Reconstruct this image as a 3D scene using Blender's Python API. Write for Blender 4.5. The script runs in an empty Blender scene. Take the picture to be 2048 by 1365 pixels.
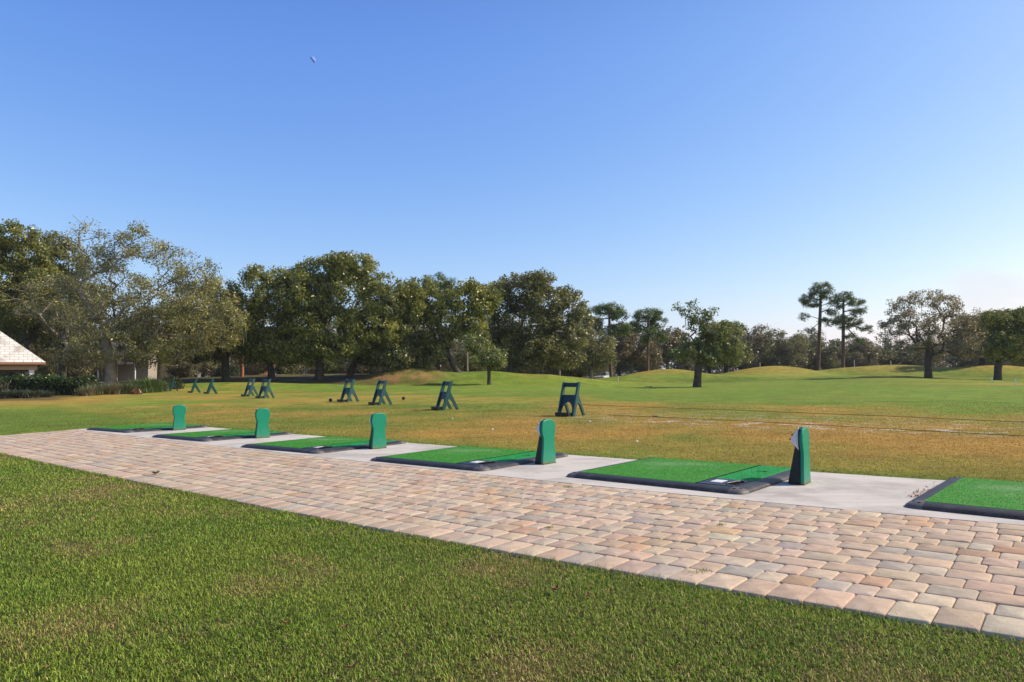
import bpy, math, random
import numpy as np
from math import radians, sin, cos, pi

scene = bpy.context.scene
COL = scene.collection
rng = np.random.default_rng(7)
random.seed(7)

# ------------------------------------------------------------------ camera
H = 1.12
F = 1400.0                       # focal length in pixels of the 2048 px wide photograph
PITCH, ROLL = radians(2.862), radians(0.755)
cam_data = bpy.data.cameras.new("camera")
cam_data.sensor_width = 36.0
cam_data.lens = F / 2048 * 36.0
cam_data.clip_start = 0.05
cam_data.clip_end = 4000
cam = bpy.data.objects.new("camera", cam_data)
COL.objects.link(cam)
import mathutils
cam.matrix_world = (mathutils.Matrix.Translation((0, 0, H)) @ mathutils.Matrix.Rotation(pi / 2 + PITCH, 4, 'X')
                    @ mathutils.Matrix.Rotation(-ROLL, 4, 'Z'))
scene.camera = cam

# ------------------------------------------------------------------ sky and sun
SUN_EL, SUN_AZ = radians(39), radians(4)      # azimuth measured from +X towards +Y
sun_dir = np.array([cos(SUN_EL) * cos(SUN_AZ), cos(SUN_EL) * sin(SUN_AZ), sin(SUN_EL)])
world = bpy.data.worlds.new("World")
scene.world = world
world.use_nodes = True
wn, wl = world.node_tree.nodes, world.node_tree.links
wn.clear()
w_out = wn.new('ShaderNodeOutputWorld')
w_bg = wn.new('ShaderNodeBackground')
w_sky = wn.new('ShaderNodeTexSky')
w_sky.sky_type = 'NISHITA'
w_sky.sun_disc = False
w_sky.sun_elevation = SUN_EL
w_sky.sun_rotation = pi / 2 - SUN_AZ            # clockwise from +Y
w_sky.altitude = 0
w_sky.air_density = 1.0
w_sky.dust_density = 1.0
w_sky.ozone_density = 2.0
SKY_ST = 0.13
w_bg.inputs['Strength'].default_value = SKY_ST
# grade the sky colour like the photograph's blue: contrast and gain per channel
w_pre = wn.new('ShaderNodeVectorMath'); w_pre.operation = 'SCALE'; w_pre.inputs['Scale'].default_value = SKY_ST
w_sep = wn.new('ShaderNodeSeparateXYZ'); w_hsv = wn.new('ShaderNodeCombineXYZ')
wl.new(w_sky.outputs[0], w_pre.inputs[0]); wl.new(w_pre.outputs[0], w_sep.inputs[0])
for ch, (gm, gain) in enumerate(((1.28, 1.60), (1.00, 1.28), (0.46, 1.19))):
    w_pw = wn.new('ShaderNodeMath'); w_pw.operation = 'POWER'; w_pw.inputs[1].default_value = gm
    w_gn = wn.new('ShaderNodeMath'); w_gn.operation = 'MULTIPLY'; w_gn.inputs[1].default_value = gain / SKY_ST
    wl.new(w_sep.outputs[ch], w_pw.inputs[0]); wl.new(w_pw.outputs[0], w_gn.inputs[0]); wl.new(w_gn.outputs[0], w_hsv.inputs[ch])
# a low bank of pale cloud near the horizon on the right
w_tc = wn.new('ShaderNodeTexCoord')
w_map = wn.new('ShaderNodeMapping'); w_map.inputs['Scale'].default_value = (9, 9, 26)
w_noise = wn.new('ShaderNodeTexNoise'); w_noise.inputs['Scale'].default_value = 1.0
w_noise.inputs['Detail'].default_value = 6; w_noise.inputs['Roughness'].default_value = 0.55
CLOUD_C = ((2000 - 1024) / F, 1.0, 0.105)
w_sub = wn.new('ShaderNodeVectorMath'); w_sub.operation = 'SUBTRACT'
_n = np.array(CLOUD_C) / np.linalg.norm(CLOUD_C)
w_sub.inputs[1].default_value = tuple(_n)
w_scl = wn.new('ShaderNodeVectorMath'); w_scl.operation = 'MULTIPLY'
w_scl.inputs[1].default_value = (1 / .085, 1 / .085, 1 / .035)
w_len = wn.new('ShaderNodeVectorMath'); w_len.operation = 'LENGTH'
w_m1 = wn.new('ShaderNodeMath'); w_m1.operation = 'MULTIPLY_ADD'   # noise*1.6 - dist
w_m1.inputs[1].default_value = 2.4
w_neg = wn.new('ShaderNodeMath'); w_neg.operation = 'MULTIPLY'; w_neg.inputs[1].default_value = -1.0
w_mr = wn.new('ShaderNodeMapRange'); w_mr.inputs['From Min'].default_value = 0.15; w_mr.inputs['From Max'].default_value = 0.75
w_mr.inputs['To Max'].default_value = 0.6
w_mix = wn.new('ShaderNodeMix'); w_mix.data_type = 'RGBA'
wl.new(w_tc.outputs['Generated'], w_map.inputs['Vector'])
wl.new(w_map.outputs[0], w_noise.inputs['Vector'])
wl.new(w_tc.outputs['Generated'], w_sub.inputs[0])
wl.new(w_sub.outputs[0], w_scl.inputs[0])
wl.new(w_scl.outputs[0], w_len.inputs[0])
wl.new(w_len.outputs['Value'], w_neg.inputs[0])
wl.new(w_noise.outputs[0], w_m1.inputs[0]); wl.new(w_neg.outputs[0], w_m1.inputs[2])
wl.new(w_m1.outputs[0], w_mr.inputs['Value'])
wl.new(w_mr.outputs[0], w_mix.inputs['Factor'])
# the clear sky deepens towards the zenith
w_gz = wn.new('ShaderNodeSeparateXYZ'); wl.new(w_tc.outputs['Generated'], w_gz.inputs[0])
w_zr = wn.new('ShaderNodeMapRange'); w_zr.interpolation_type = 'SMOOTHSTEP'
w_zr.inputs['From Min'].default_value = 0.40; w_zr.inputs['From Max'].default_value = 0.85
w_zr.inputs['To Min'].default_value = 1.0; w_zr.inputs['To Max'].default_value = 0.36
wl.new(w_gz.outputs['Z'], w_zr.inputs['Value'])
w_zm = wn.new('ShaderNodeVectorMath'); w_zm.operation = 'SCALE'
wl.new(w_hsv.outputs[0], w_zm.inputs[0]); wl.new(w_zr.outputs[0], w_zm.inputs['Scale'])
wl.new(w_zm.outputs[0], w_mix.inputs['A'])
w_mix.inputs['B'].default_value = (6.6, 6.6, 7.0, 1)
wl.new(w_mix.outputs['Result'], w_bg.inputs['Color'])
wl.new(w_bg.outputs[0], w_out.inputs[0])

sun_l = bpy.data.lights.new("sun", 'SUN')
sun_l.energy = 5.0
sun_l.angle = radians(0.5)
sun_l.color = (1.0, 0.89, 0.72)
sun_o = bpy.data.objects.new("sun", sun_l)
COL.objects.link(sun_o)
sun_o.rotation_euler = mathutils.Vector(tuple(sun_dir)).to_track_quat('Z', 'Y').to_euler()
sun_o.location = (30, -5, 40)

vs = scene.view_settings
vs.view_transform = 'Standard'
vs.look = 'None'
vs.gamma = 1.0
vs.use_curve_mapping = False
vs.exposure = 0.0

# ------------------------------------------------------------------ small maths
def sstep(a, b, x):
    t = np.clip((np.asarray(x, float) - a) / (b - a), 0, 1)
    return t * t * (3 - 2 * t)

def vnoise(x, y, seed=0):
    x = np.asarray(x, float); y = np.asarray(y, float)
    xi = np.floor(x).astype(np.int64); yi = np.floor(y).astype(np.int64)
    fx = x - xi; fy = y - yi
    fx = fx * fx * (3 - 2 * fx); fy = fy * fy * (3 - 2 * fy)
    def h(a, b):
        n = (a * 374761393 + b * 668265263 + seed * 974711) & 0x7fffffff
        n = ((n ^ (n >> 13)) * 1274126177) & 0x7fffffff
        n = n ^ (n >> 16)
        return (n & 0xffff) / 65535.0
    return (h(xi, yi) * (1 - fx) + h(xi + 1, yi) * fx) * (1 - fy) + (h(xi, yi + 1) * (1 - fx) + h(xi + 1, yi + 1) * fx) * fy

def fbm(x, y, seed=0, octv=4):
    s = 0; a = .5; tot = 0
    for i in range(octv):
        s = s + a * vnoise(np.asarray(x) * 2 ** i, np.asarray(y) * 2 ** i, seed + i); tot += a; a *= .55
    return s / tot

STRIP = radians(-39)
AX = np.array([cos(STRIP), sin(STRIP)])       # along the paved strip, towards the near right
NX = np.array([-sin(STRIP), cos(STRIP)])      # across it, away from the lawn
T_LAWN, T_CONC, T_BACK = 3.46, 6.07, 8.22
S_END = -18.5
def bow(s):
    s = np.asarray(s, float) + 5.0
    return np.where(s < 0, .0018 * s * s, np.where(s < 4.6, .009 * s * s, .19 + .083 * (s - 4.6)))
def st2xy(s, t):
    t = t + bow(s)
    return s * AX[0] + t * NX[0], s * AX[1] + t * NX[1]
def xy2st(x, y):
    s = x * AX[0] + y * AX[1]
    return s, x * NX[0] + y * NX[1] - bow(s)

BUMPS = [  # x, y, amplitude, sx, sy
    (-24, 59, .55, 6.5, 3.6), (-10.0, 67, 1.0, 2.6, 2.2), (-4.5, 72, .55, 6, 4), (-16, 74, .35, 8, 4), (4.3, 69, .75, 4.2, 3.0), (-28, 74, .5, 8, 5),
    (20.5, 92, 1.75, 5.6, 5.5), (36, 96, 2.0, 5.6, 5.5), (46, 102, .85, 3.4, 4.5), (54.5, 100, 1.95, 5.6, 5.0),
    (64, 92, 1.45, 4.4, 4.5), (13.5, 82, .8, 4.2, 3.2), (29, 85, .5, 5, 2.6), (46, 84, .55, 6, 2.8), (27, 92, -.45, 2.6, 4), (45, 95, -.5, 2.6, 4), (12, 74, .35, 5, 4), (27, 72, .35, 5, 5), (30, 58, .25, 6, 5), (40, 75, .45, 6, 5), (20, 48, .12, 6, 4), (75, 98, 1.0, 6, 6),
]
def ground_z(x, y):
    x = np.asarray(x, float); y = np.asarray(y, float)
    z = .42 * (1 - np.exp(-np.maximum(y - 19, 0) / 22)) * (1 - sstep(-2, 13, x))
    for bx, by, a, sx, sy in BUMPS:
        z = z + a * np.exp(-.5 * (((x - bx) / sx) ** 2 + ((y - by) / sy) ** 2))
    z = z + .55 * sstep(108, 135, y) + .58 * sstep(61, 68.5, y) * (1 - sstep(-3, 3, x)) * sstep(-60, -50, -np.abs(x + 5))
    d = .948 * x + .317 * y
    z = z - .10 * sstep(25.4, 26.8, d) * (1 - sstep(70, 90, y))
    z = z + .03 * (fbm(x / 9, y / 9, 5, 3) - .5) * sstep(14, 30, y) * 2
    s, t = xy2st(x, y)
    inside = sstep(T_LAWN - .02, T_LAWN + .25, t) * (1 - sstep(T_BACK - .3, T_BACK, t)) * sstep(S_END - .6, S_END - .2, s)
    z = z * (1 - inside) - .12 * inside
    z = z - .022 * (1 - sstep(T_LAWN + .0, T_LAWN + .3, t)) * sstep(-22, -18, s)
    return z

def ray(px, py):
    u = (px - 1024) / F; v = -(py - 682.5) / F
    c, s = cos(ROLL), sin(ROLL)
    u, v = c * u + s * v, -s * u + c * v
    return np.array([u, cos(PITCH) - v * sin(PITCH), sin(PITCH) + v * cos(PITCH)])
def at(px, py, D):
    d = ray(px, py); d = d * (D / d[1])
    return np.array([d[0], d[1], d[2] + H])
def foot(px, D):
    d = ray(px, 760); x = d[0] / d[1] * D
    return np.array([x, D, float(ground_z(x, D))])

# ------------------------------------------------------------------ object helpers
def tag(o, label=None, cat=None, group=None, kind=None):
    if label: o['label'] = label
    if cat: o['category'] = cat
    if group: o['group'] = group
    if kind: o['kind'] = kind
    return o
def empty(name, loc, rz=0.0, label=None, cat=None, group=None):
    o = bpy.data.objects.new(name, None)
    o.empty_display_size = .2
    COL.objects.link(o); o.location = tuple(loc); o.rotation_euler = (0, 0, rz)
    return tag(o, label, cat, group)
def link_mesh(name, me, mat=None, parent=None):
    o = bpy.data.objects.new(name, me)
    COL.objects.link(o)
    if mat is not None and not me.materials: me.materials.append(mat)
    if parent is not None: o.parent = parent
    return o
def np_mesh(name, V, faces, colors=None, smooth=False):
    """faces: list of int arrays (n,k); colors: (nv,3) per vertex."""
    me = bpy.data.meshes.new(name)
    V = np.asarray(V, np.float32)
    me.vertices.add(len(V)); me.vertices.foreach_set('co', V.ravel())
    loops = np.concatenate([f.ravel() for f in faces]).astype(np.int32)
    tot = np.concatenate([np.full(len(f), f.shape[1], np.int32) for f in faces])
    st = np.concatenate([[0], np.cumsum(tot)[:-1]]).astype(np.int32)
    me.loops.add(len(loops)); me.loops.foreach_set('vertex_index', loops)
    me.polygons.add(len(tot)); me.polygons.foreach_set('loop_start', st); me.polygons.foreach_set('loop_total', tot)
    if smooth: me.polygons.foreach_set('use_smooth', np.ones(len(tot), bool))
    me.update(calc_edges=True)
    if colors is not None:
        ca = me.color_attributes.new('Col', 'FLOAT_COLOR', 'POINT')
        c4 = np.ones((len(V), 4), np.float32); c4[:, :3] = colors
        ca.data.foreach_set('color', c4.ravel())
    return me

class MB:
    """collects plain geometry, links it as one mesh object"""
    def __init__(s): s.v = []; s.f = []; s.sm = []
    def add(s, vs, fs, smooth=False):
        o = len(s.v); s.v += [tuple(map(float, q)) for q in vs]
        s.f += [tuple(i + o for i in f) for f in fs]; s.sm += [smooth] * len(fs)
        return s
    def box(s, c, d, rz=0.0, ry=0.0):
        hx, hy, hz = d[0] / 2, d[1] / 2, d[2] / 2
        vs = []
        for x, y, z in ((-1, -1, -1), (1, -1, -1), (1, 1, -1), (-1, 1, -1), (-1, -1, 1), (1, -1, 1), (1, 1, 1), (-1, 1, 1)):
            x, y, z = x * hx, y * hy, z * hz
            x, z = x * cos(ry) + z * sin(ry), -x * sin(ry) + z * cos(ry)
            x, y = x * cos(rz) - y * sin(rz), x * sin(rz) + y * cos(rz)
            vs.append((c[0] + x, c[1] + y, c[2] + z))
        return s.add(vs, [(0, 3, 2, 1), (4, 5, 6, 7), (0, 1, 5, 4), (1, 2, 6, 5), (2, 3, 7, 6), (3, 0, 4, 7)])
    def tube(s, pts, rad, n=8, cap=True):
        pts = [np.array(p, float) for p in pts]
        if np.isscalar(rad): rad = [rad] * len(pts)
        rings = []
        for i, p in enumerate(pts):
            d = pts[min(i + 1, len(pts) - 1)] - pts[max(i - 1, 0)]; d = d / (np.linalg.norm(d) + 1e-9)
            a = np.cross(d, [0, 0, 1] if abs(d[2]) < .9 else [1, 0, 0]); a /= np.linalg.norm(a); b = np.cross(d, a)
            rings.append([p + rad[i] * (cos(2 * pi * k / n) * a + sin(2 * pi * k / n) * b) for k in range(n)])
        vs = [q for r in rings for q in r]; fs = []
        for i in range(len(pts) - 1):
            for k in range(n):
                fs.append((i * n + k, i * n + (k + 1) % n, (i + 1) * n + (k + 1) % n, (i + 1) * n + k))
        s.add(vs, fs, True)
        if cap:
            s.add(rings[0], [tuple(range(n))[::-1]]); s.add(rings[-1], [tuple(range(n))])
        return s
    def prism(s, poly, place, h0, h1):
        """poly: 2-D outline (ccw); place(u,v,w)->xyz; extruded between w=h0 and w=h1"""
        n = len(poly)
        vs = [place(u, v, h0) for u, v in poly] + [place(u, v, h1) for u, v in poly]
        fs = [tuple(range(n))[::-1], tuple(range(n, 2 * n))] + [(k, (k + 1) % n, n + (k + 1) % n, n + k) for k in range(n)]
        return s.add(vs, fs)
    def lathe(s, prof, c=(0, 0, 0), n=20):
        vs = []; fs = []
        for r, z in prof:
            vs += [(c[0] + r * cos(2 * pi * k / n), c[1] + r * sin(2 * pi * k / n), c[2] + z) for k in range(n)]
        for i in range(len(prof) - 1):
            for k in range(n):
                fs.append((i * n + k, i * n + (k + 1) % n, (i + 1) * n + (k + 1) % n, (i + 1) * n + k))
        return s.add(vs, fs, True)
    def build(s, name, mat, parent=None, bevel=0.0, seg=2):
        me = bpy.data.meshes.new(name)
        me.from_pydata(s.v, [], s.f); me.update()
        import bmesh
        bm = bmesh.new(); bm.from_mesh(me)
        for f, q in zip(bm.faces, s.sm): f.smooth = q
        bmesh.ops.recalc_face_normals(bm, faces=bm.faces)
        if bevel > 0:
            eds = [e for e in bm.edges if e.is_manifold and e.calc_face_angle(0) > .35]
            bmesh.ops.bevel(bm, geom=eds, offset=bevel, segments=seg, affect='EDGES', clamp_overlap=True)
        bm.to_mesh(me); bm.free()
        return link_mesh(name, me, mat, parent)

def copy_tree(o, parent=None):
    c = o.copy(); COL.objects.link(c)
    if parent is not None: c.parent = parent
    for ch in list(o.children): copy_tree(ch, c)
    return c

# ------------------------------------------------------------------ materials
def new_mat(name):
    m = bpy.data.materials.new(name); m.use_nodes = True
    n = m.node_tree.nodes; n.clear()
    o = n.new('ShaderNodeOutputMaterial'); b = n.new('ShaderNodeBsdfPrincipled')
    m.node_tree.links.new(b.outputs[0], o.inputs[0])
    return m, n, m.node_tree.links, b, o
def plain(name, col, rough=.5, spec=.5, var=.12, scale=8.0, bump=0.0, bscale=60.0, dirt=None, dirt_amt=.0, metallic=0.0):
    m, n, l, b, o = new_mat(name)
    tc = n.new('ShaderNodeTexCoord')
    nz = n.new('ShaderNodeTexNoise'); nz.inputs['Scale'].default_value = scale; nz.inputs['Detail'].default_value = 5
    l.new(tc.outputs['Object'], nz.inputs['Vector'])
    rmp = n.new('ShaderNodeMapRange'); rmp.inputs['From Min'].default_value = .25; rmp.inputs['From Max'].default_value = .75
    rmp.inputs['To Min'].default_value = 1 - var; rmp.inputs['To Max'].default_value = 1 + var
    l.new(nz.outputs[0], rmp.inputs[0])
    mul = n.new('ShaderNodeVectorMath'); mul.operation = 'SCALE'; mul.inputs[0].default_value = col
    l.new(rmp.outputs[0], mul.inputs['Scale'])
    last = mul.outputs[0]
    if dirt is not None:
        n2 = n.new('ShaderNodeTexNoise'); n2.inputs['Scale'].default_value = scale * .35; n2.inputs['Detail'].default_value = 7
        n2.inputs['Roughness'].default_value = .65
        l.new(tc.outputs['Object'], n2.inputs['Vector'])
        r2 = n.new('ShaderNodeMapRange'); r2.inputs['From Min'].default_value = .52; r2.inputs['From Max'].default_value = .72
        r2.inputs['To Max'].default_value = dirt_amt
        l.new(n2.outputs[0], r2.inputs[0])
        mx = n.new('ShaderNodeMix'); mx.data_type = 'RGBA'; mx.inputs['B'].default_value = (*dirt, 1)
        l.new(r2.outputs[0], mx.inputs['Factor']); l.new(last, mx.inputs['A']); last = mx.outputs['Result']
    l.new(last, b.inputs['Base Color'])
    b.inputs['Roughness'].default_value = rough; b.inputs['Specular IOR Level'].default_value = spec
    b.inputs['Metallic'].default_value = metallic
    if bump > 0:
        n3 = n.new('ShaderNodeTexNoise'); n3.inputs['Scale'].default_value = bscale; n3.inputs['Detail'].default_value = 4
        l.new(tc.outputs['Object'], n3.inputs['Vector'])
        bp = n.new('ShaderNodeBump'); bp.inputs['Strength'].default_value = bump; bp.inputs['Distance'].default_value = .01
        l.new(n3.outputs[0], bp.inputs['Height']); l.new(bp.outputs[0], b.inputs['Normal'])
    return m
def leafy(name, rough=.45, spec=.4, transl=.25):
    m, n, l, b, o = new_mat(name)
    a = n.new('ShaderNodeAttribute'); a.attribute_name = 'Col'
    l.new(a.outputs['Color'], b.inputs['Base Color'])
    b.inputs['Roughness'].default_value = rough; b.inputs['Specular IOR Level'].default_value = spec
    t = n.new('ShaderNodeBsdfTranslucent'); l.new(a.outputs['Color'], t.inputs['Color'])
    mx = n.new('ShaderNodeMixShader'); mx.inputs[0].default_value = transl
    l.new(b.outputs[0], mx.inputs[1]); l.new(t.outputs[0], mx.inputs[2]); l.new(mx.outputs[0], o.inputs[0])
    return m
M_LEAF = leafy('oak_leaf', .36, .5, .34); M_NEEDLE = leafy('pine_needle', .5, .3, .2)
M_BLADE = leafy('grass_blade', .5, .3, .3); M_MOSS = leafy('moss', .9, .1, .3)
M_BARK = plain('bark', (.085, .07, .052), .9, .2, .45, 3.0, .8, 14)
M_BARK_PALE = plain('pale_bark', (.30, .255, .19), .9, .2, .4, 2.5, .6, 12)
M_BARK_PINE = plain('pine_bark', (.15, .095, .065), .9, .2, .4, 2.5, .8, 10)

# ------------------------------------------------------------------ the ground
def ground_colour(x, y):
    """turf colour by place: living green, dry straw, bare litter with tree shade in its tone"""
    s, t = xy2st(x, y)
    n1 = fbm(x / 3.1, y / 3.1, 11, 4); n2 = fbm(x / .9, y / .9, 21, 3); n3 = fbm(x / 11, y / 11, 31, 3)
    green = np.stack([np.full_like(n1, .150), np.full_like(n1, .225), np.full_like(n1, .032)], -1)
    green = green * (1 + .5 * (n3 - .5))[..., None]
    dry = np.array([.42, .245, .055]); straw = np.array([.37, .26, .07])
    right = sstep(-15, -3, s)
    band = (.50 + .50 * np.maximum(sstep(9.6, 12.6, t + 2.2 * (n1 - .5)), 1 - sstep(-7, -4.5, s))) * sstep(8.0, 9.0, t) * (1 - sstep(14.0, 18.5, t + 4 * (n1 - .5))) * (.32 + .68 * right) * (1 - .45 * sstep(.45, .7, n3))
    band2 = sstep(14, 17, t) * (1 - sstep(21, 27, t)) * .42                      # worn teeing ground
    dryness = np.clip(band * 1.05 + band2 + 1.9 * (n1 - .5) * sstep(8, 10, t) * (1 - .7 * sstep(24, 32, t)) + .9 * (n2 - .5) * (band + band2), 0, 1)
    edge_l = sstep(-16, -26, x - .0) * (1 - sstep(44, 50, y)) * sstep(26, 36, y)   # dry margin before the bed
    dryness = np.maximum(dryness, .8 * sstep(-3.0, 1.0, -(x + .52 * y + 2.0)) * sstep(24, 34, y) * (1 - sstep(46, 54, y)))
    patch = np.exp(-(((x - 42) / 8) ** 2 + ((y - 56) / 3.5) ** 2))
    dryness = np.maximum(dryness, np.clip(patch * 1.3, 0, .8))
    far = sstep(58, 80, y)
    dryness = np.maximum(dryness, far * .22 * sstep(.4, .7, n3) + .38 * sstep(.7, 1.5, ground_z(x, y)) * sstep(-2, 3, x))
    dc = dry * .75 + straw * .25
    green = green * (1 - .22 * sstep(68, 80, y) * (1 - sstep(.25, .8, ground_z(x, y))))[..., None]
    c = green * (1 - dryness[..., None]) + dc * dryness[..., None]
    lawn = 1 - sstep(T_LAWN - .1, T_LAWN + .4, t)
    lawnc = np.array([.060, .070, .020]) * (1 + .5 * (n2 - .5))[..., None]  # soil darkened to put the shade between blades into its colour
    pd = sstep(.52, .75, fbm(x / .7 + 9, y / .7, 41, 4)) * .55
    lawnc = lawnc * (1 - pd[..., None]) + np.array([.19, .145, .055]) * pd[..., None]
    c = c * (1 - lawn[..., None]) + lawnc * lawn[..., None]
    # leaf litter and bare soil below the grove, darkened for the crowns' shade
    lit = sstep(60.5, 63, y + 4 * (n1 - .5)) * (1 - sstep(-9, -4, x)) * (.55 + .45 * sstep(.3, .6, n2))
    lit = np.maximum(lit, sstep(98, 108, y))
    m = np.exp(-.5 * (((x + 10.0) / 2.4) ** 2 + ((y - 66) / 1.8) ** 2))
    litc = np.array([.075, .055, .03]) * (1 + .8 * (n2 - .5))[..., None]
    orange = np.array([.30, .175, .07])
    mm = np.clip(m * 1.6, 0, 1) * sstep(.3, .6, n2)
    litc = litc * (1 - mm[..., None]) + orange * mm[..., None]
    lit = np.maximum(lit, .8 * mm)
    bed = sstep(0, 2.0, -(x + .47 * y + 5.2)) * sstep(33, 36, y) * (1 - sstep(56, 60, y))
    lit = np.maximum(lit, .8 * bed)
    c = c * (1 - lit[..., None]) + litc * lit[..., None]
    return c, dryness

def axis(segs):
    out = []
    for a, b, d in segs: out.append(np.arange(a, b, d))
    return np.concatenate(out + [[segs[-1][1]]])
gx = axis([(-600, -120, 24), (-120, -45, 1.5), (-45, -20, .6), (-20, 14, .22), (14, 45, .6), (45, 120, 1.2), (120, 600, 24)])
gy = axis([(-40, 0, 4), (0, 26, .22), (26, 110, .55), (110, 200, 4), (200, 1200, 50)])
GX, GY = np.meshgrid(gx, gy)
GZ = ground_z(GX, GY)
gc, gd = ground_colour(GX.ravel(), GY.ravel())
nx, ny = len(gx), len(gy)
ii = np.arange(nx * ny).reshape(ny, nx)
gf = np.stack([ii[:-1, :-1].ravel(), ii[:-1, 1:].ravel(), ii[1:, 1:].ravel(), ii[1:, :-1].ravel()], -1)
gme = np_mesh('ground', np.stack([GX.ravel(), GY.ravel(), GZ.ravel()], -1), [gf], gc, True)
ga = gme.attributes.new('dry', 'FLOAT', 'POINT'); ga.data.foreach_set('value', gd.astype(np.float32))
gs, gt = xy2st(GX.ravel(), GY.ravel())
sand = (np.exp(-((gt - 15.1) / .9) ** 2) + .5 * np.exp(-((gt - 17.5) / 1.5) ** 2)) * sstep(-14, -6, gs)
ga = gme.attributes.new('sand', 'FLOAT', 'POINT'); ga.data.foreach_set('value', sand.astype(np.float32))

m, n, l, b, o = new_mat('turf')
at_c = n.new('ShaderNodeAttribute'); at_c.attribute_name = 'Col'
at_s = n.new('ShaderNodeAttribute'); at_s.attribute_name = 'sand'
at_d = n.new('ShaderNodeAttribute'); at_d.attribute_name = 'dry'
geo = n.new('ShaderNodeNewGeometry')
def noise(scale, detail=5, rough=.6):
    q = n.new('ShaderNodeTexNoise'); q.inputs['Scale'].default_value = scale; q.inputs['Detail'].default_value = detail
    q.inputs['Roughness'].default_value = rough; l.new(geo.outputs['Position'], q.inputs['Vector']); return q
def mrange(src, a, bb, c, d):
    q = n.new('ShaderNodeMapRange'); q.inputs['From Min'].default_value = a; q.inputs['From Max'].default_value = bb
    q.inputs['To Min'].default_value = c; q.inputs['To Max'].default_value = d; l.new(src, q.inputs[0]); return q
nf = noise(38, 6, .75); nm = noise(5.5, 6, .7); nb = noise(.9, 5, .6)
r1 = mrange(nf.outputs[0], .3, .7, .55, 1.5); r2 = mrange(nm.outputs[0], .3, .7, .68, 1.34); r3 = mrange(nb.outputs[0], .3, .7, .76, 1.26)
mu = n.new('ShaderNodeMath'); mu.operation = 'MULTIPLY'; l.new(r1.outputs[0], mu.inputs[0]); l.new(r2.outputs[0], mu.inputs[1])
mu2 = n.new('ShaderNodeMath'); mu2.operation = 'MULTIPLY'; l.new(mu.outputs[0], mu2.inputs[0]); l.new(r3.outputs[0], mu2.inputs[1])
vsn = n.new('ShaderNodeVectorMath'); vsn.operation = 'SCALE'
# fine tufts of straw among the green
nst = noise(13, 5, .7); rst = mrange(nst.outputs[0], .53, .68, 0, .55)
mst = n.new('ShaderNodeMix'); mst.data_type = 'RGBA'; mst.inputs['B'].default_value = (.33, .245, .075, 1)
ms2 = n.new('ShaderNodeMath'); ms2.operation = 'MULTIPLY'; l.new(rst.outputs[0], ms2.inputs[0])
rd = mrange(at_d.outputs['Fac'], 0, .5, .25, 1); l.new(rd.outputs[0], ms2.inputs[1])
l.new(ms2.outputs[0], mst.inputs['Factor']); l.new(at_c.outputs['Color'], mst.inputs['A'])
l.new(mst.outputs['Result'], vsn.inputs[0]); l.new(mu2.outputs[0], vsn.inputs['Scale'])
ns = noise(1.9, 7, .68)
smu = n.new('ShaderNodeMath'); smu.operation = 'MULTIPLY'; l.new(mrange(ns.outputs[0], .525, .575, 0, 1).outputs[0], smu.inputs[0]); l.new(at_s.outputs['Fac'], smu.inputs[1])
mxs = n.new('ShaderNodeMix'); mxs.data_type = 'RGBA'; mxs.inputs['B'].default_value = (.62, .54, .42, 1)
dv = mrange(noise(4.2, 4, .62).outputs[0], .60, .66, 1.0, .58)
dvm = n.new('ShaderNodeMix'); dvm.data_type = 'FLOAT'; dvm.inputs['A'].default_value = 1.0
l.new(at_d.outputs['Fac'], dvm.inputs['Factor']); l.new(dv.outputs[0], dvm.inputs['B'])
vs3 = n.new('ShaderNodeVectorMath'); vs3.operation = 'SCALE'; l.new(vsn.outputs[0], vs3.inputs[0]); l.new(dvm.outputs['Result'], vs3.inputs['Scale'])
l.new(smu.outputs[0], mxs.inputs['Factor']); l.new(vs3.outputs[0], mxs.inputs['A'])
l.new(mxs.outputs['Result'], b.inputs['Base Color'])
b.inputs['Roughness'].default_value = .9; b.inputs['Specular IOR Level'].default_value = .1
bp = n.new('ShaderNodeBump'); bp.inputs['Strength'].default_value = .9; bp.inputs['Distance'].default_value = .03
l.new(nf.outputs[0], bp.inputs['Height']); l.new(bp.outputs[0], b.inputs['Normal'])
ground = link_mesh('ground', gme, m); tag(ground, kind='structure')

# ------------------------------------------------------------------ grass blades
def blades(name, x, y, length, width, col, lean=.6, zfix=None):
    N = len(x); z = ground_z(x, y)
    if zfix is not None: z = np.where(zfix > 0, -.004, z)
    az = rng.uniform(0, 2 * pi, N); ln = rng.uniform(.15, 1, N) * lean
    fa = az + rng.normal(0, .5, N) + pi / 2
    dx, dy = np.cos(az), np.sin(az); wx, wy = np.cos(fa) * width / 2, np.sin(fa) * width / 2
    h1 = length * .5 * np.cos(ln * .6); o1 = length * .5 * np.sin(ln * .6)
    h2 = h1 + length * .5 * np.cos(ln * 1.5); o2 = o1 + length * .5 * np.sin(ln * 1.5)
    P = np.zeros((N, 5, 3))
    P[:, 0] = np.stack([x - wx, y - wy, z - .004], -1); P[:, 1] = np.stack([x + wx, y + wy, z - .004], -1)
    P[:, 2] = np.stack([x + dx * o1 + wx * .8, y + dy * o1 + wy * .8, z + h1], -1)
    P[:, 3] = np.stack([x + dx * o1 - wx * .8, y + dy * o1 - wy * .8, z + h1], -1)
    P[:, 4] = np.stack([x + dx * o2, y + dy * o2, z + h2], -1)
    k = np.arange(N)[:, None] * 5
    me = np_mesh(name, P.reshape(-1, 3), [k + np.array([[0, 1, 2, 3]]), k + np.array([[3, 2, 4]])], np.repeat(col, 5, 0))
    return link_mesh(name, me, M_BLADE)
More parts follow.
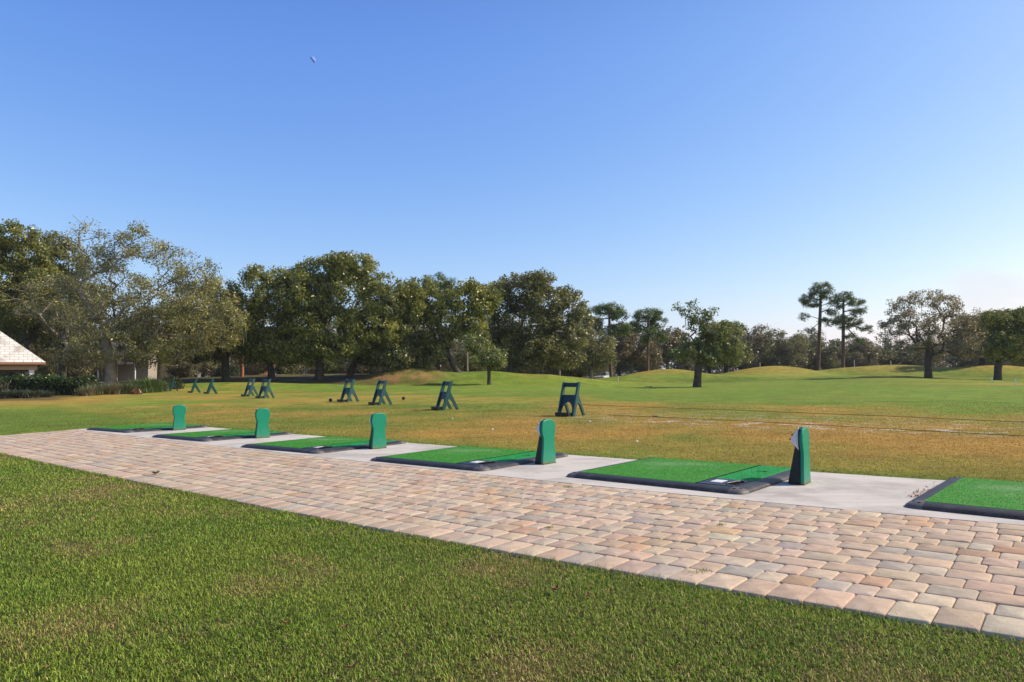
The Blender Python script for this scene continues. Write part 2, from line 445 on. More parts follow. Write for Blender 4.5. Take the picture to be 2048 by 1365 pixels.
def scatter(x0, x1, y0, y1, rho, fade, pw):
    N = int((x1 - x0) * (y1 - y0) * rho)
    x = rng.uniform(x0, x1, N); y = rng.uniform(y0, y1, N)
    d = np.hypot(x, y)
    k = rng.uniform(0, 1, N) < np.minimum(1, (fade / np.maximum(d, .1)) ** pw)
    k &= (np.abs(x) < y * .86 + 1.0)
    return x[k], y[k]
x, y = scatter(-13, 5, 1.3, 15, 15000, 4.0, 1.45)
s, t = xy2st(x, y)
k = (t < T_LAWN + .02 - .035 * rng.random(len(t)) * (rng.random(len(t)) < .8))
x, y, t = x[k], y[k], t[k]
tint = fbm(x / .55, y / .55, 3, 4); patch = fbm(x / .7 + 9, y / .7, 41, 4); big = fbm(x / 2.3, y / 2.3, 51, 3)
dryp = np.clip(.19 + .55 * sstep(.48, .75, patch) + .7 * (big - .5), 0.06, .85)
isdry = rng.random(len(x)) < dryp
g0 = np.array([.155, .290, .030]); g1 = np.array([.34, .43, .055])
c = g0 + (g1 - g0) * np.clip(tint + rng.normal(0, .25, len(x)), 0, 1)[:, None]
c[isdry] = np.array([.52, .40, .16]) * rng.uniform(.6, 1.15, (isdry.sum(), 1))
c *= rng.uniform(.55, 1.45, (len(x), 1))
ne = 11000; se = rng.uniform(-15, 2, ne); te = T_LAWN + rng.normal(-.012, .016, ne); ke = rng.random(ne) < .35 + .9 * sstep(.4, .65, fbm(se * 1.7, se * 0, 61, 3))
ex, ey = st2xy(se[ke], te[ke]); kk = (np.abs(ex) < ey * .86 + 1) & (ey > 1.2); ex, ey = ex[kk], ey[kk]
wx, wy = [], []
for px_, py_ in ((1393, 1146), (1410, 1143), (1284, 1163), (1100, 1055), (630, 1036), (1440, 1050), (820, 1010), (1135, 975)):
    r_ = ray(px_, py_) ; q_ = r_ * (-H / r_[2]); wx.append(q_[0] + rng.normal(0, .018, 45)); wy.append(q_[1] + rng.normal(0, .018, 45))
wx, wy = np.concatenate(wx), np.concatenate(wy)
n0 = len(x); x = np.concatenate([x, ex, wx]); y = np.concatenate([y, ey, wy])
ce = (g0 + (g1 - g0) * rng.random((len(x) - n0, 1))) * rng.uniform(.6, 1.3, (len(x) - n0, 1))
kd = rng.random(len(ce)) < .3; ce[kd] = np.array([.50, .38, .16]) * rng.uniform(.6, 1.1, (kd.sum(), 1))
c = np.concatenate([c, ce]); isdry = np.concatenate([isdry, np.zeros(len(ce), bool)])
lenmul = np.concatenate([np.ones(n0), rng.uniform(1.1, 2.2, len(ex)), rng.uniform(.6, 1.3, len(wx))]); zfix = np.concatenate([np.zeros(n0 + len(ex)), np.ones(len(wx))])
dfar = np.hypot(x, y)
lawn_o = blades('lawn_grass', x, y, rng.uniform(.013, .034, len(x)) * (1 - .2 * isdry) * lenmul, rng.uniform(.0024, .0044, len(x)) * np.clip(dfar / 4.5, 1, 2.2), c, 1.75, zfix)
tag(lawn_o, 'short mown green lawn with straw coloured tufts beside the paver path', 'grass', kind='stuff')

x, y = scatter(-20, 17, 6, 26, 1500, 9.0, 1.6)
s, t = xy2st(x, y)
k = ((t > T_BACK + .0) | (s < S_END - .1)) & (np.abs(x) < y * .8 + 1)
x, y = x[k], y[k]
c, d = ground_colour(x, y)
c = c * rng.uniform(.65, 1.5, (len(x), 1))
k = rng.random(len(x)) < .15
c[rng.random(len(x)) < .012] = np.array([.62, .56, .42])
c[k] = np.array([.42, .33, .14]) * rng.uniform(.7, 1.1, (k.sum(), 1))
s, t = xy2st(x, y)
tall = 1 + .9 * (1 - sstep(T_BACK + .02, T_BACK + .2, t)) * (s > S_END)
field_o = blades('field_grass', x, y, rng.uniform(.008, .019, len(x)) * tall, rng.uniform(.005, .009, len(x)) * np.clip(np.hypot(x, y) / 10, .9, 1.7), c, 1.1)
tag(field_o, 'mown dry and green turf of the practice field behind the mats', 'grass', kind='stuff')

# ------------------------------------------------------------------ paver path
def paver_mesh():
    V = []; Fq = []; Ft = []; C = []
    nv = 0
    pal = np.array([[.48, .355, .255], [.50, .385, .27], [.54, .435, .30], [.44, .32, .22], [.43, .37, .285], [.34, .315, .27], [.46, .285, .16], [.49, .37, .265]]) * np.array([1.08, 1.08, 1.12])
    wts = np.array([.2, .2, .12, .13, .14, .055, .06, .095]); wts /= wts.sum()
    cc = np.array([(1, 0), (.92, .38), (.71, .71), (.38, .92), (0, 1)])
    def stone(s0, s1, t0, t1, col):
        nonlocal nv
        r = min(.015, (s1 - s0) * .2) * rng.uniform(.8, 1.2); cs, ct = (s0 + s1) / 2, (t0 + t1) / 2
        hs, ht = (s1 - s0) / 2, (t1 - t0) / 2
        out = []
        for qx, qy, fl in ((1, 1, False), (-1, 1, True), (-1, -1, False), (1, -1, True)):
            seq = cc[::-1] if fl else cc
            for a, bq in seq: out.append((qx * (hs - r + r * a), qy * (ht - r + r * bq)))
        out = np.array(out); out += rng.normal(0, .0005, out.shape); m_ = len(out)
        zt = rng.normal(0, .0014); ts, tt = rng.normal(0, .004, 2)
        rings = []
        for ins, z in ((0, -.055), (0, -.0065), (.003, -.0022), (.007, -.0003)):
            q = out * np.array([(hs - ins) / hs, (ht - ins) / ht])
            X, Y = st2xy(cs + q[:, 0], ct + q[:, 1])
            rings.append(np.stack([X, Y, z + zt + ts * q[:, 0] + tt * q[:, 1]], -1))
        X, Y = st2xy(np.array([cs]), np.array([ct]))
        rings.append(np.array([[X[0], Y[0], zt - .0003 + .0001]]))
        V.append(np.concatenate(rings)); C.append(np.tile(col, (4 * m_ + 1, 1)))
        k = np.arange(m_); kn = (k + 1) % m_
        for a in range(3):
            Fq.append(nv + np.stack([a * m_ + k, a * m_ + kn, (a + 1) * m_ + kn, (a + 1) * m_ + k], -1))
        Ft.append(nv + np.stack([3 * m_ + k, 3 * m_ + kn, np.full(m_, 4 * m_)], -1))
        nv += 4 * m_ + 1
    def row(t0, t1, lens, p, border=False):
        sl = S_END + (6.07 - (t0 + t1) / 2) * .37
        s = sl + rng.uniform(0, .02)
        while s < 4.0:
            L = rng.choice(lens, p=p) * rng.uniform(.97, 1.03)
            if border: col = pal[rng.choice([0, 1, 7, 2, 5, 4], p=[.3, .22, .28, .08, .05, .07])]
            else: col = pal[rng.choice(len(pal), p=wts)]
            col = (col * .68 + pal[:5].mean(0) * np.array([.97, 1.0, 1.03]) * .32) * rng.uniform(.88, 1.10) * (1 + rng.normal(0, .02, 3))
            stone(s + .0022, s + L - .0022, t0 + .0035, t1 - .0035, col)
            s += L
    row(T_LAWN, T_LAWN + .27, [.178], [1], True)
    nrow = 12; w = (T_CONC - .012 - T_LAWN - .272) / nrow
    for r in range(nrow):
        t0 = T_LAWN + .272 + r * w
        row(t0, t0 + w, [.13, .165, .215, .265], [.24, .38, .28, .10])
    return np_mesh('paver_path', np.concatenate(V), [np.concatenate(Fq), np.concatenate(Ft)], np.concatenate(C), False)
m, n, l, b, o = new_mat('paver_stone')
a_ = n.new('ShaderNodeAttribute'); a_.attribute_name = 'Col'
geo = n.new('ShaderNodeNewGeometry')
r1 = mrange(noise(9, 6, .65).outputs[0], .3, .7, .8, 1.2); r2 = mrange(noise(150, 3, .7).outputs[0], .3, .7, .84, 1.14)
mu = n.new('ShaderNodeMath'); mu.operation = 'MULTIPLY'; l.new(r1.outputs[0], mu.inputs[0]); l.new(r2.outputs[0], mu.inputs[1])
sc_ = n.new('ShaderNodeVectorMath'); sc_.operation = 'SCALE'; l.new(a_.outputs['Color'], sc_.inputs[0]); l.new(mu.outputs[0], sc_.inputs['Scale'])
# grey blend streaks inside the concrete mix
rg = mrange(noise(4.5, 4, .6).outputs[0], .58, .74, 0, .4)
mg = n.new('ShaderNodeMix'); mg.data_type = 'RGBA'; mg.inputs['B'].default_value = (.36, .345, .33, 1)
l.new(rg.outputs[0], mg.inputs['Factor']); l.new(sc_.outputs[0], mg.inputs['A']); l.new(mg.outputs['Result'], b.inputs['Base Color'])
b.inputs['Roughness'].default_value = .85; b.inputs['Specular IOR Level'].default_value = .25
bp = n.new('ShaderNodeBump'); bp.inputs['Strength'].default_value = .5; bp.inputs['Distance'].default_value = .004
l.new(noise(170, 4, .7).outputs[0], bp.inputs['Height']); l.new(bp.outputs[0], b.inputs['Normal'])
pav = link_mesh('paver_path', paver_mesh(), m); tag(pav, kind='structure')

def strip_sheet(name, t0, t1, s0f, s1, z0, z1, mat, nseg=60):
    sb = MB(); S = np.linspace(0, 1, nseg + 1); vs = []
    for q in S:
        for t_ in (t0, t1):
            s_ = s0f(t_) + (s1 - s0f(t_)) * q
            X, Y = st2xy(np.array(s_), np.array(t_)); vs.append((X, Y, z1)); vs.append((X, Y, z0))
    fs = []
    for i in range(nseg):
        a = i * 4; c_ = a + 4
        fs += [(a, c_, c_ + 2, a + 2), (a + 1, a + 3, c_ + 3, c_ + 1), (a, a + 1, c_ + 1, c_), (a + 2, c_ + 2, c_ + 3, a + 3)]
    fs += [(0, 2, 3, 1), (4 * nseg, 4 * nseg + 1, 4 * nseg + 3, 4 * nseg + 2)]
    sb.add(vs, fs); return sb.build(name, mat)
M_JOINT = plain('joint_sand', (.30, .235, .165), .95, .1, .25, 30, .4, 120)
tag(strip_sheet('joint_sand', T_LAWN + .006, T_CONC - .01, lambda t_: S_END + (6.07 - t_) * .37 + .01, 4.0, -.06, -.0115, M_JOINT), kind='structure')
m, n, l, b, o = new_mat('concrete')
geo = n.new('ShaderNodeNewGeometry')
rot = n.new('ShaderNodeMapping'); rot.inputs['Rotation'].default_value = (0, 0, -STRIP); rot.inputs['Scale'].default_value = (.8, 9, 1)
l.new(geo.outputs['Position'], rot.inputs['Vector'])
br = n.new('ShaderNodeTexNoise'); br.inputs['Scale'].default_value = 1.4; br.inputs['Detail'].default_value = 6; l.new(rot.outputs[0], br.inputs['Vector'])
r1 = mrange(br.outputs[0], .3, .7, .9, 1.06); r2 = mrange(noise(1.1, 6, .65).outputs[0], .47, .7, 1.0, .6); r3 = mrange(noise(60, 4, .7).outputs[0], .3, .7, .93, 1.06)
mu = n.new('ShaderNodeMath'); mu.operation = 'MULTIPLY'; l.new(r1.outputs[0], mu.inputs[0]); l.new(r2.outputs[0], mu.inputs[1])
mu2 = n.new('ShaderNodeMath'); mu2.operation = 'MULTIPLY'; l.new(mu.outputs[0], mu2.inputs[0]); l.new(r3.outputs[0], mu2.inputs[1])
sc_ = n.new('ShaderNodeVectorMath'); sc_.operation = 'SCALE'; sc_.inputs[0].default_value = (.60, .565, .52); l.new(mu2.outputs[0], sc_.inputs['Scale'])
l.new(sc_.outputs[0], b.inputs['Base Color']); b.inputs['Roughness'].default_value = .9; b.inputs['Specular IOR Level'].default_value = .2
bp = n.new('ShaderNodeBump'); bp.inputs['Strength'].default_value = .35; bp.inputs['Distance'].default_value = .004
l.new(br.outputs[0], bp.inputs['Height']); l.new(bp.outputs[0], b.inputs['Normal'])
tag(strip_sheet('concrete_pad', T_CONC, T_BACK, lambda t_: S_END, 4.5, -.16, 0.0, m), kind='structure')

# ------------------------------------------------------------------ tee mats
M_RUB = plain('black_rubber', (.030, .029, .034), .55, .45, .25, 14, .35, 90, (.16, .145, .14), .35)
M_CORNER = plain('grey_corner', (.115, .105, .105), .55, .4, .2, 14, .3, 120, (.2, .18, .17), .4)
M_HOLE = plain('hole_black', (.006, .006, .006), .9, .1)
M_PANEL = plain('panel_plastic', (.022, .026, .042), .45, .45, .15, 20, .1, 60)
M_LABEL = plain('white_label', (.78, .77, .76), .5, .4, .05, 30)
M_LEVER = plain('black_metal', (.02, .02, .022), .35, .5, .2)
def turf_mat(name, col, pale, amt, spk):
    m, n2, l2, b2, o2 = new_mat(name)
    tc = n2.new('ShaderNodeTexCoord')
    def nz(sc, d=5, r=.6):
        q = n2.new('ShaderNodeTexNoise'); q.inputs['Scale'].default_value = sc; q.inputs['Detail'].default_value = d; q.inputs['Roughness'].default_value = r
        l2.new(tc.outputs['Object'], q.inputs['Vector']); return q
    def mr(src, a, bb, c, d):
        q = n2.new('ShaderNodeMapRange'); q.inputs['From Min'].default_value = a; q.inputs['From Max'].default_value = bb
        q.inputs['To Min'].default_value = c; q.inputs['To Max'].default_value = d; l2.new(src, q.inputs[0]); return q
    f1 = nz(260, 3, .7)
    v = n2.new('ShaderNodeVectorMath'); v.operation = 'SCALE'; v.inputs[0].default_value = col
    mm = n2.new('ShaderNodeMath'); mm.operation = 'MULTIPLY'
    l2.new(mr(f1.outputs[0], .3, .7, .5, 1.5).outputs[0], mm.inputs[0]); l2.new(mr(nz(6).outputs[0], .3, .7, .88, 1.12).outputs[0], mm.inputs[1])
    l2.new(mm.outputs[0], v.inputs['Scale'])
    # two worn standing spots
    last = v.outputs[0]
    for cx, cy, rx, ry, am in ((.55, 1.25, .34, .26, amt), (.85, 1.45, .42, .2, amt), (.6, .85, .3, .16, amt * .5)):
        sb_ = n2.new('ShaderNodeVectorMath'); sb_.operation = 'SUBTRACT'; sb_.inputs[1].default_value = (cx, cy, 0); l2.new(tc.outputs['Object'], sb_.inputs[0])
        ml = n2.new('ShaderNodeVectorMath'); ml.operation = 'MULTIPLY'; ml.inputs[1].default_value = (1 / rx, 1 / ry, 0); l2.new(sb_.outputs[0], ml.inputs[0])
        ln = n2.new('ShaderNodeVectorMath'); ln.operation = 'LENGTH'; l2.new(ml.outputs[0], ln.inputs[0])
        ad = n2.new('ShaderNodeMath'); ad.operation = 'MULTIPLY_ADD'; ad.inputs[1].default_value = 1.2; l2.new(nz(9).outputs[0], ad.inputs[0]); l2.new(ln.outputs['Value'], ad.inputs[2])
        q = mr(ad.outputs[0], .7, 1.5, am, 0)
        mx = n2.new('ShaderNodeMix'); mx.data_type = 'RGBA'; mx.inputs['B'].default_value = (*pale, 1)
        l2.new(q.outputs[0], mx.inputs['Factor']); l2.new(last, mx.inputs['A']); last = mx.outputs['Result']
    # straw clippings lying on the pile
    vo = n2.new('ShaderNodeTexVoronoi'); vo.inputs['Scale'].default_value = 34; vo.feature = 'F1'
    mp = n2.new('ShaderNodeMapping'); mp.inputs['Scale'].default_value = (1, .35, 1); mp.inputs['Rotation'].default_value = (0, 0, .6)
    l2.new(tc.outputs['Object'], mp.inputs['Vector']); l2.new(mp.outputs[0], vo.inputs['Vector'])
    q = mr(vo.outputs['Distance'], .05, .12, spk, 0)
    g = mr(nz(2.2).outputs[0], .45, .65, 0, 1); pm = n2.new('ShaderNodeMath'); pm.operation = 'MULTIPLY'
    l2.new(q.outputs[0], pm.inputs[0]); l2.new(g.outputs[0], pm.inputs[1])
    mx = n2.new('ShaderNodeMix'); mx.data_type = 'RGBA'; mx.inputs['B'].default_value = (.45, .42, .2, 1)
    l2.new(pm.outputs[0], mx.inputs['Factor']); l2.new(last, mx.inputs['A'])
    l2.new(mx.outputs['Result'], b2.inputs['Base Color'])
    b2.inputs['Roughness'].default_value = .75; b2.inputs['Specular IOR Level'].default_value = .25
    bq = n2.new('ShaderNodeBump'); bq.inputs['Strength'].default_value = .8; bq.inputs['Distance'].default_value = .006
    l2.new(f1.outputs[0], bq.inputs['Height']); l2.new(bq.outputs[0], b2.inputs['Normal'])
    return m
M_TURF = turf_mat('stance_turf', (.058, .275, .030), (.25, .38, .18), .55, .9)
M_STRIP = turf_mat('strip_turf', (.020, .320, .075), (.1, .36, .14), .15, .35)

MW, MD, MH, BW = 2.05, 1.90, .048, .135
def border_profile():
    pts = []
    for k in range(7):
        a = k / 6 * pi / 2
        pts.append((BW * (1 - cos(a)) * 1.0, MH * sin(a) ** .85))
    return pts                                                    # from the outer foot up to the inner rim
def make_mat():
    root = empty('tee_mat', (0, 0, 0))
    pf = border_profile(); CR = .15
    def run(name, p0, d, inw, L):
        mb = MB(); vs = []
        for q in (0, 1):
            for u, z in pf: vs.append((p0[0] + d[0] * L * q + inw[0] * u, p0[1] + d[1] * L * q + inw[1] * u, z))
            vs.append((p0[0] + d[0] * L * q + inw[0] * BW, p0[1] + d[1] * L * q + inw[1] * BW, 0.0))
        nn = len(pf) + 1
        fs = [(i, i + 1, nn + i + 1, nn + i) for i in range(nn - 1)] + [(nn - 1, 0, nn, 2 * nn - 1)] + [tuple(range(nn))[::-1], tuple(range(nn, 2 * nn))]
        mb.add(vs, fs, False); return mb.build(name, M_RUB, root)
    run('border', (CR, 0), (1, 0), (0, 1), MW - 2 * CR)
    run('border', (CR, MD), (1, 0), (0, -1), MW - 2 * CR)
    run('border', (0, CR), (0, 1), (1, 0), MD - 2 * CR)
    run('border', (MW, CR), (0, 1), (-1, 0), MD - 2 * CR)
    for cx, cy, sx, sy in ((0, 0, 1, 1), (MW, 0, -1, 1), (0, MD, 1, -1), (MW, MD, -1, -1)):
        mb = MB(); vs = []; na = 8
        for j in range(na + 1):
            a = j / na * pi / 2
            for u, z in pf:
                rr = CR - .001 - u * (CR - .012) / BW
                # the foot is a rounded square, the rim closes on the inner point
                e = 1 / max((abs(cos(a)) ** 3.2 + abs(sin(a)) ** 3.2) ** (1 / 3.2), .2)
                vs.append((cx + sx * (CR - rr * cos(a) * e), cy + sy * (CR - rr * sin(a) * e), z * 1.03 + .0005))
        nn = len(pf)
        fs = [(j * nn + i, j * nn + i + 1, (j + 1) * nn + i + 1, (j + 1) * nn + i) for j in range(na) for i in range(nn - 1)]
        mb.add(vs, fs, True); mb.build('corner', M_CORNER, root)
        for a in (.42, 1.15):
            hb = MB(); hx, hy = cx + sx * (CR - .085 * cos(a) - .0), cy + sy * (CR - .085 * sin(a))
            hb.lathe([(.0, .002), (.013, .002), (.015, -.004)], (hx, hy, MH * .905), 12); hb.build('screw_hole', M_HOLE, root)
    mb = MB(); mb.box((BW + (1.512 - BW) / 2, MD / 2, MH / 2 + .003), (1.512 - BW, MD - 2 * BW + .02, MH), 0); mb.build('stance_turf', M_TURF, root, .004, 1)
    mb = MB(); mb.box((1.524 + .185, .555 + (MD - BW - .555) / 2, MH / 2 + .001), (.37, MD - BW - .555, MH), 0); st_ = mb.build('hitting_strip', M_STRIP, root, .003, 1)
    r = np.random.default_rng(909); V = []; Cc = []
    for x0, x1, y0, y1, nb_, cl in ((BW + .005, 1.508, BW - .005, MD - BW + .005, 15000, (.060, .285, .030)), (1.53, 1.89, .562, MD - BW, 3400, (.016, .34, .085))):
        bx = r.uniform(x0, x1, nb_); by = r.uniform(y0, y1, nb_); wear = np.clip(1.3 - np.hypot((bx - .7) / .55, (by - 1.3) / .36), 0, 1) * fbm(bx * 4, by * 4, 71, 3) * 1.5 if x0 < 1 else np.zeros(nb_)
        a = r.uniform(0, 2 * pi, nb_); L = r.uniform(.006, .013, nb_); w = .0022; zb = MH + (.002 if x0 < 1 else .0)
        dx, dy = np.cos(a), np.sin(a)
        P = np.stack([np.stack([bx - dy * w, by + dx * w, np.full(nb_, zb)], -1), np.stack([bx + dy * w, by - dx * w, np.full(nb_, zb)], -1), np.stack([bx + dx * L * .7, by + dy * L * .7, zb + L * .7], -1)], 1)
        cc = np.array(cl)[None] * r.uniform(.55, 1.5, (nb_, 1)); cc = cc * (1 - .7 * wear[:, None]) + np.array([.30, .42, .22]) * .7 * wear[:, None]
        ks = r.random(nb_) < .022; cc[ks] = (.55, .5, .28)
        V.append(P.reshape(-1, 3)); Cc.append(np.repeat(cc, 3, 0))
    V = np.concatenate(V); tag(link_mesh('turf_pile', np_mesh('turf_pile', V, [np.arange(len(V)).reshape(-1, 3)], np.concatenate(Cc)), M_BLADE, root), kind='stuff')
    hb = MB(); hb.lathe([(.0, .0), (.026, .0), (.028, -.003)], (1.76, 1.3, MH + .0035), 16); hb.box((1.70, 1.27, MH + .0025), (.05, .02, .002), .5)
    hb.build('tee_hole', M_HOLE, st_)
    mb = MB(); mb.box((1.518, MD / 2, MH / 2 + .0055), (.010, MD - 2 * BW + .01, MH)); mb.build('seam_gap_bar', M_HOLE, root)  # raised dark bar standing in for the shaded gap between turf and strip
    mb = MB(); mb.box((1.524 + .185, BW + .21, MH / 2 + .0035), (.374, .40, MH), 0); pn = mb.build('ball_panel', M_PANEL, root, .004, 2)
    mb = MB(); mb.box((1.655, .36, MH + .0055), (.115, .16, .003), 0); mb.build('notice_label', M_LABEL, pn)
    mb = MB(); mb.box((1.83, .33, MH + .006), (.10, .19, .004), 0); mb.build('ball_slot', M_HOLE, pn)
    mb = MB(); mb.tube([(1.80, .22, MH + .012), (1.84, .34, MH + .02), (1.87, .42, MH + .014)], .006, 8); mb.box((1.865, .42, MH + .015), (.05, .05, .016), .2); mb.build('lever', M_LEVER, pn)
    return root
MATS = [(-9.97, 16.365, -36.2), (-7.224, 13.987, -36.9), (-4.563, 11.679, -36.9), (-1.982, 9.551, -38.0), (.541, 7.803, -40.6), (3.176, 5.804, -42.0)]
MLAB = ['farthest tee mat, at the far left end of the concrete pad', 'second tee mat from the far end of the concrete pad',
        'third tee mat from the far end, its console before the round oak', 'tee mat with pale worn turf, fourth from the far end',
        'wide tee mat with white label, left of the console seen edge on', 'nearest tee mat, cut off by the right side of the photo']
proto = make_mat()
mat_roots = []
for i, (mx_, my_, a_) in enumerate(MATS):
    r = proto if i == 0 else copy_tree(proto)
    r.location = (mx_, my_, .001); r.rotation_euler = (0, 0, radians(a_))
    tag(r, MLAB[i], 'tee mat', 'tee mats along the concrete pad'); mat_roots.append(r)

# ------------------------------------------------------------------ tee consoles
def console_face_mat():
    m, n2, l2, b2, o2 = new_mat('console_green')
    tc = n2.new('ShaderNodeTexCoord'); sp = n2.new('ShaderNodeSeparateXYZ'); l2.new(tc.outputs['Object'], sp.inputs[0])
    nz = n2.new('ShaderNodeTexNoise'); nz.inputs['Scale'].default_value = 7; nz.inputs['Detail'].default_value = 7; nz.inputs['Roughness'].default_value = .7
    l2.new(tc.outputs['Object'], nz.inputs['Vector'])
    def mr(src, a, bb, c, d):
        q = n2.new('ShaderNodeMapRange'); q.inputs['From Min'].default_value = a; q.inputs['From Max'].default_value = bb
        q.inputs['To Min'].default_value = c; q.inputs['To Max'].default_value = d; l2.new(src, q.inputs[0]); return q
    worn = mr(sp.outputs['Z'], .30, .0, 0, .75)                      # scuffed, bleached lower half
    wn_ = n2.new('ShaderNodeMath'); wn_.operation = 'MULTIPLY'; l2.new(worn.outputs[0], wn_.inputs[0]); l2.new(mr(nz.outputs[0], .3, .65, 0, 1).outputs[0], wn_.inputs[1])
    mx = n2.new('ShaderNodeMix'); mx.data_type = 'RGBA'; mx.inputs['A'].default_value = (.004, .215, .125, 1); mx.inputs['B'].default_value = (.085, .29, .19, 1)
    l2.new(wn_.outputs[0], mx.inputs['Factor'])
    rust = mr(sp.outputs['Z'], .05, .0, 0, 1.0); rs = n2.new('ShaderNodeMath'); rs.operation = 'MULTIPLY'
    l2.new(rust.outputs[0], rs.inputs[0]); l2.new(mr(nz.outputs[0], .4, .6, 0, 1).outputs[0], rs.inputs[1])
    mx2 = n2.new('ShaderNodeMix'); mx2.data_type = 'RGBA'; mx2.inputs['B'].default_value = (.19, .085, .035, 1)
    l2.new(rs.outputs[0], mx2.inputs['Factor']); l2.new(mx.outputs['Result'], mx2.inputs['A'])
    l2.new(mx2.outputs['Result'], b2.inputs['Base Color']); b2.inputs['Roughness'].default_value = .5; b2.inputs['Specular IOR Level'].default_value = .25
    return m
M_CG = console_face_mat()
M_CD = plain('console_dark', (.007, .012, .011), .5, .4, .2, 9)
M_CW = plain('console_white', (.70, .69, .71), .4, .45, .06, 10)
def console_outline(hw, zmin=0.0, grow=0.0):
    """keyhole outline in (n, z): flared foot, waist, wide round head"""
    side = [(.128, 0.0), (.127, .05), (.119, .14), (.109, .24), (.105, .30), (.108, .335), (.119, .365), (.130, .40), (.135, .44), (.132, .48), (.122, .515), (.098, .545), (.06, .559), (.02, .563)]
    side = [(a + grow, z + (grow if z > .3 else 0)) for a, z in side]
    return [(a * hw / .128, z) for a, z in side] + [(-a * hw / .128, z) for a, z in side[::-1]]
def make_console():
    root = empty('tee_console', (0, 0, 0))
    # local X = along the pad (shell faces +X), Y = across, Z up; shell face at x = 0
    out = console_outline(.133)
    mb = MB(); nn = len(out)
    ring = lambda x_, k: [(x_, u * k, .0015 + (z - .28) * (k if z > .05 else 1) + .28 if z > .05 else z) for u, z in out]
    A0, A1, A2 = ring(-.03, 1.0), ring(-.008, 1.0), ring(0.0, .955)
    vs = A0 + A1 + A2; fs = [tuple(range(nn))[::-1], tuple(range(2 * nn, 3 * nn))]
    for a in (0, 1): fs += [(a * nn + k, a * nn + (k + 1) % nn, (a + 1) * nn + (k + 1) % nn, (a + 1) * nn + k) for k in range(nn)]
    mb.add(vs, fs); mb.build('back_shell', M_CG, root)
    # dark rubber seam, then the wedge that carries it
    mb = MB(); mb.prism(console_outline(.133, grow=.003), lambda u, v, w: (w, u, v + .001), -.042, -.030); mb.build('seam_trim', M_CD, root)
    mb = MB(); zs = [0, .12, .24, .36, .44]
    vs = []; 
    for z in zs:
        dep = .122 - .088 * z / .44; hw = .120 - .018 * min(z, .3) / .3
        vs += [(-.042, -hw, z), (-.042, hw, z), (-.042 - dep, hw * .9, z), (-.042 - dep, -hw * .9, z)]
    fs = [(0, 1, 2, 3)[::-1], tuple(range(len(vs) - 4, len(vs)))]
    for i in range(len(zs) - 1):
        for k in range(4): fs.append((i * 4 + k, i * 4 + (k + 1) % 4, (i + 1) * 4 + (k + 1) % 4, (i + 1) * 4 + k))
    mb.add(vs, fs); mb.build('wedge_leg', M_CD, root, .006, 2)
    # white hooded head on the player's side
    prof = [(-.043, .335), (-.118, .425), (-.124, .445), (-.080, .525), (-.058, .556), (-.043, .562)]
    mb = MB(); mb.prism(prof, lambda u, v, w: (u, w * (1 - .12 * (v > .5)), v), -.116, .116); mb.build('white_hood', M_CW, root, .010, 3)
    mb = MB(); mb.prism([(-.118, .452), (-.126, .458), (-.092, .520), (-.084, .515)], lambda u, v, w: (u, w, v), -.07, .07); mb.build('screen', M_HOLE, root)
    for bx_, bz_ in ((-.108, .487), (-.130, .440)): mb = MB(); mb.lathe([(.0, .012), (.010, .010), (.012, 0)], (bx_, -.085, bz_), 10); mb.build('button', M_HOLE, root)
    for sy_ in (-.09, .09):
        for sz_ in (.06, .40): mb = MB(); mb.tube([(-.002, sy_, sz_), (.002, sy_, sz_)], .006, 10); mb.build('screw_head', M_LEVER, root)
    mb = MB(); mb.box((-.066, 0, .003), (.135, .272, .006)); mb.build('foot_plate', M_LEVER, root)
    return root
CLAB = ['farthest green tee console, at the left end of the pad', 'green tee console, second from the far left end',
        'green tee console, middle one of the five', 'green tee console with faded lower half, beside the worn mat', 'nearest green tee console seen edge on, white hood showing']
proto = make_console()
for i in range(5):
    mx_, my_, a_ = MATS[i]; a = radians(a_)
    s_, t_ = 2.29, 1.03
    r = proto if i == 0 else copy_tree(proto)
    r.location = (mx_ + s_ * cos(a) - t_ * sin(a), my_ + s_ * sin(a) + t_ * cos(a), .001); r.rotation_euler = (0, 0, a - radians((13.5, 10, 9, 3.4, -4)[i]))
    tag(r, CLAB[i], 'tee console', 'green consoles beside the tee mats')

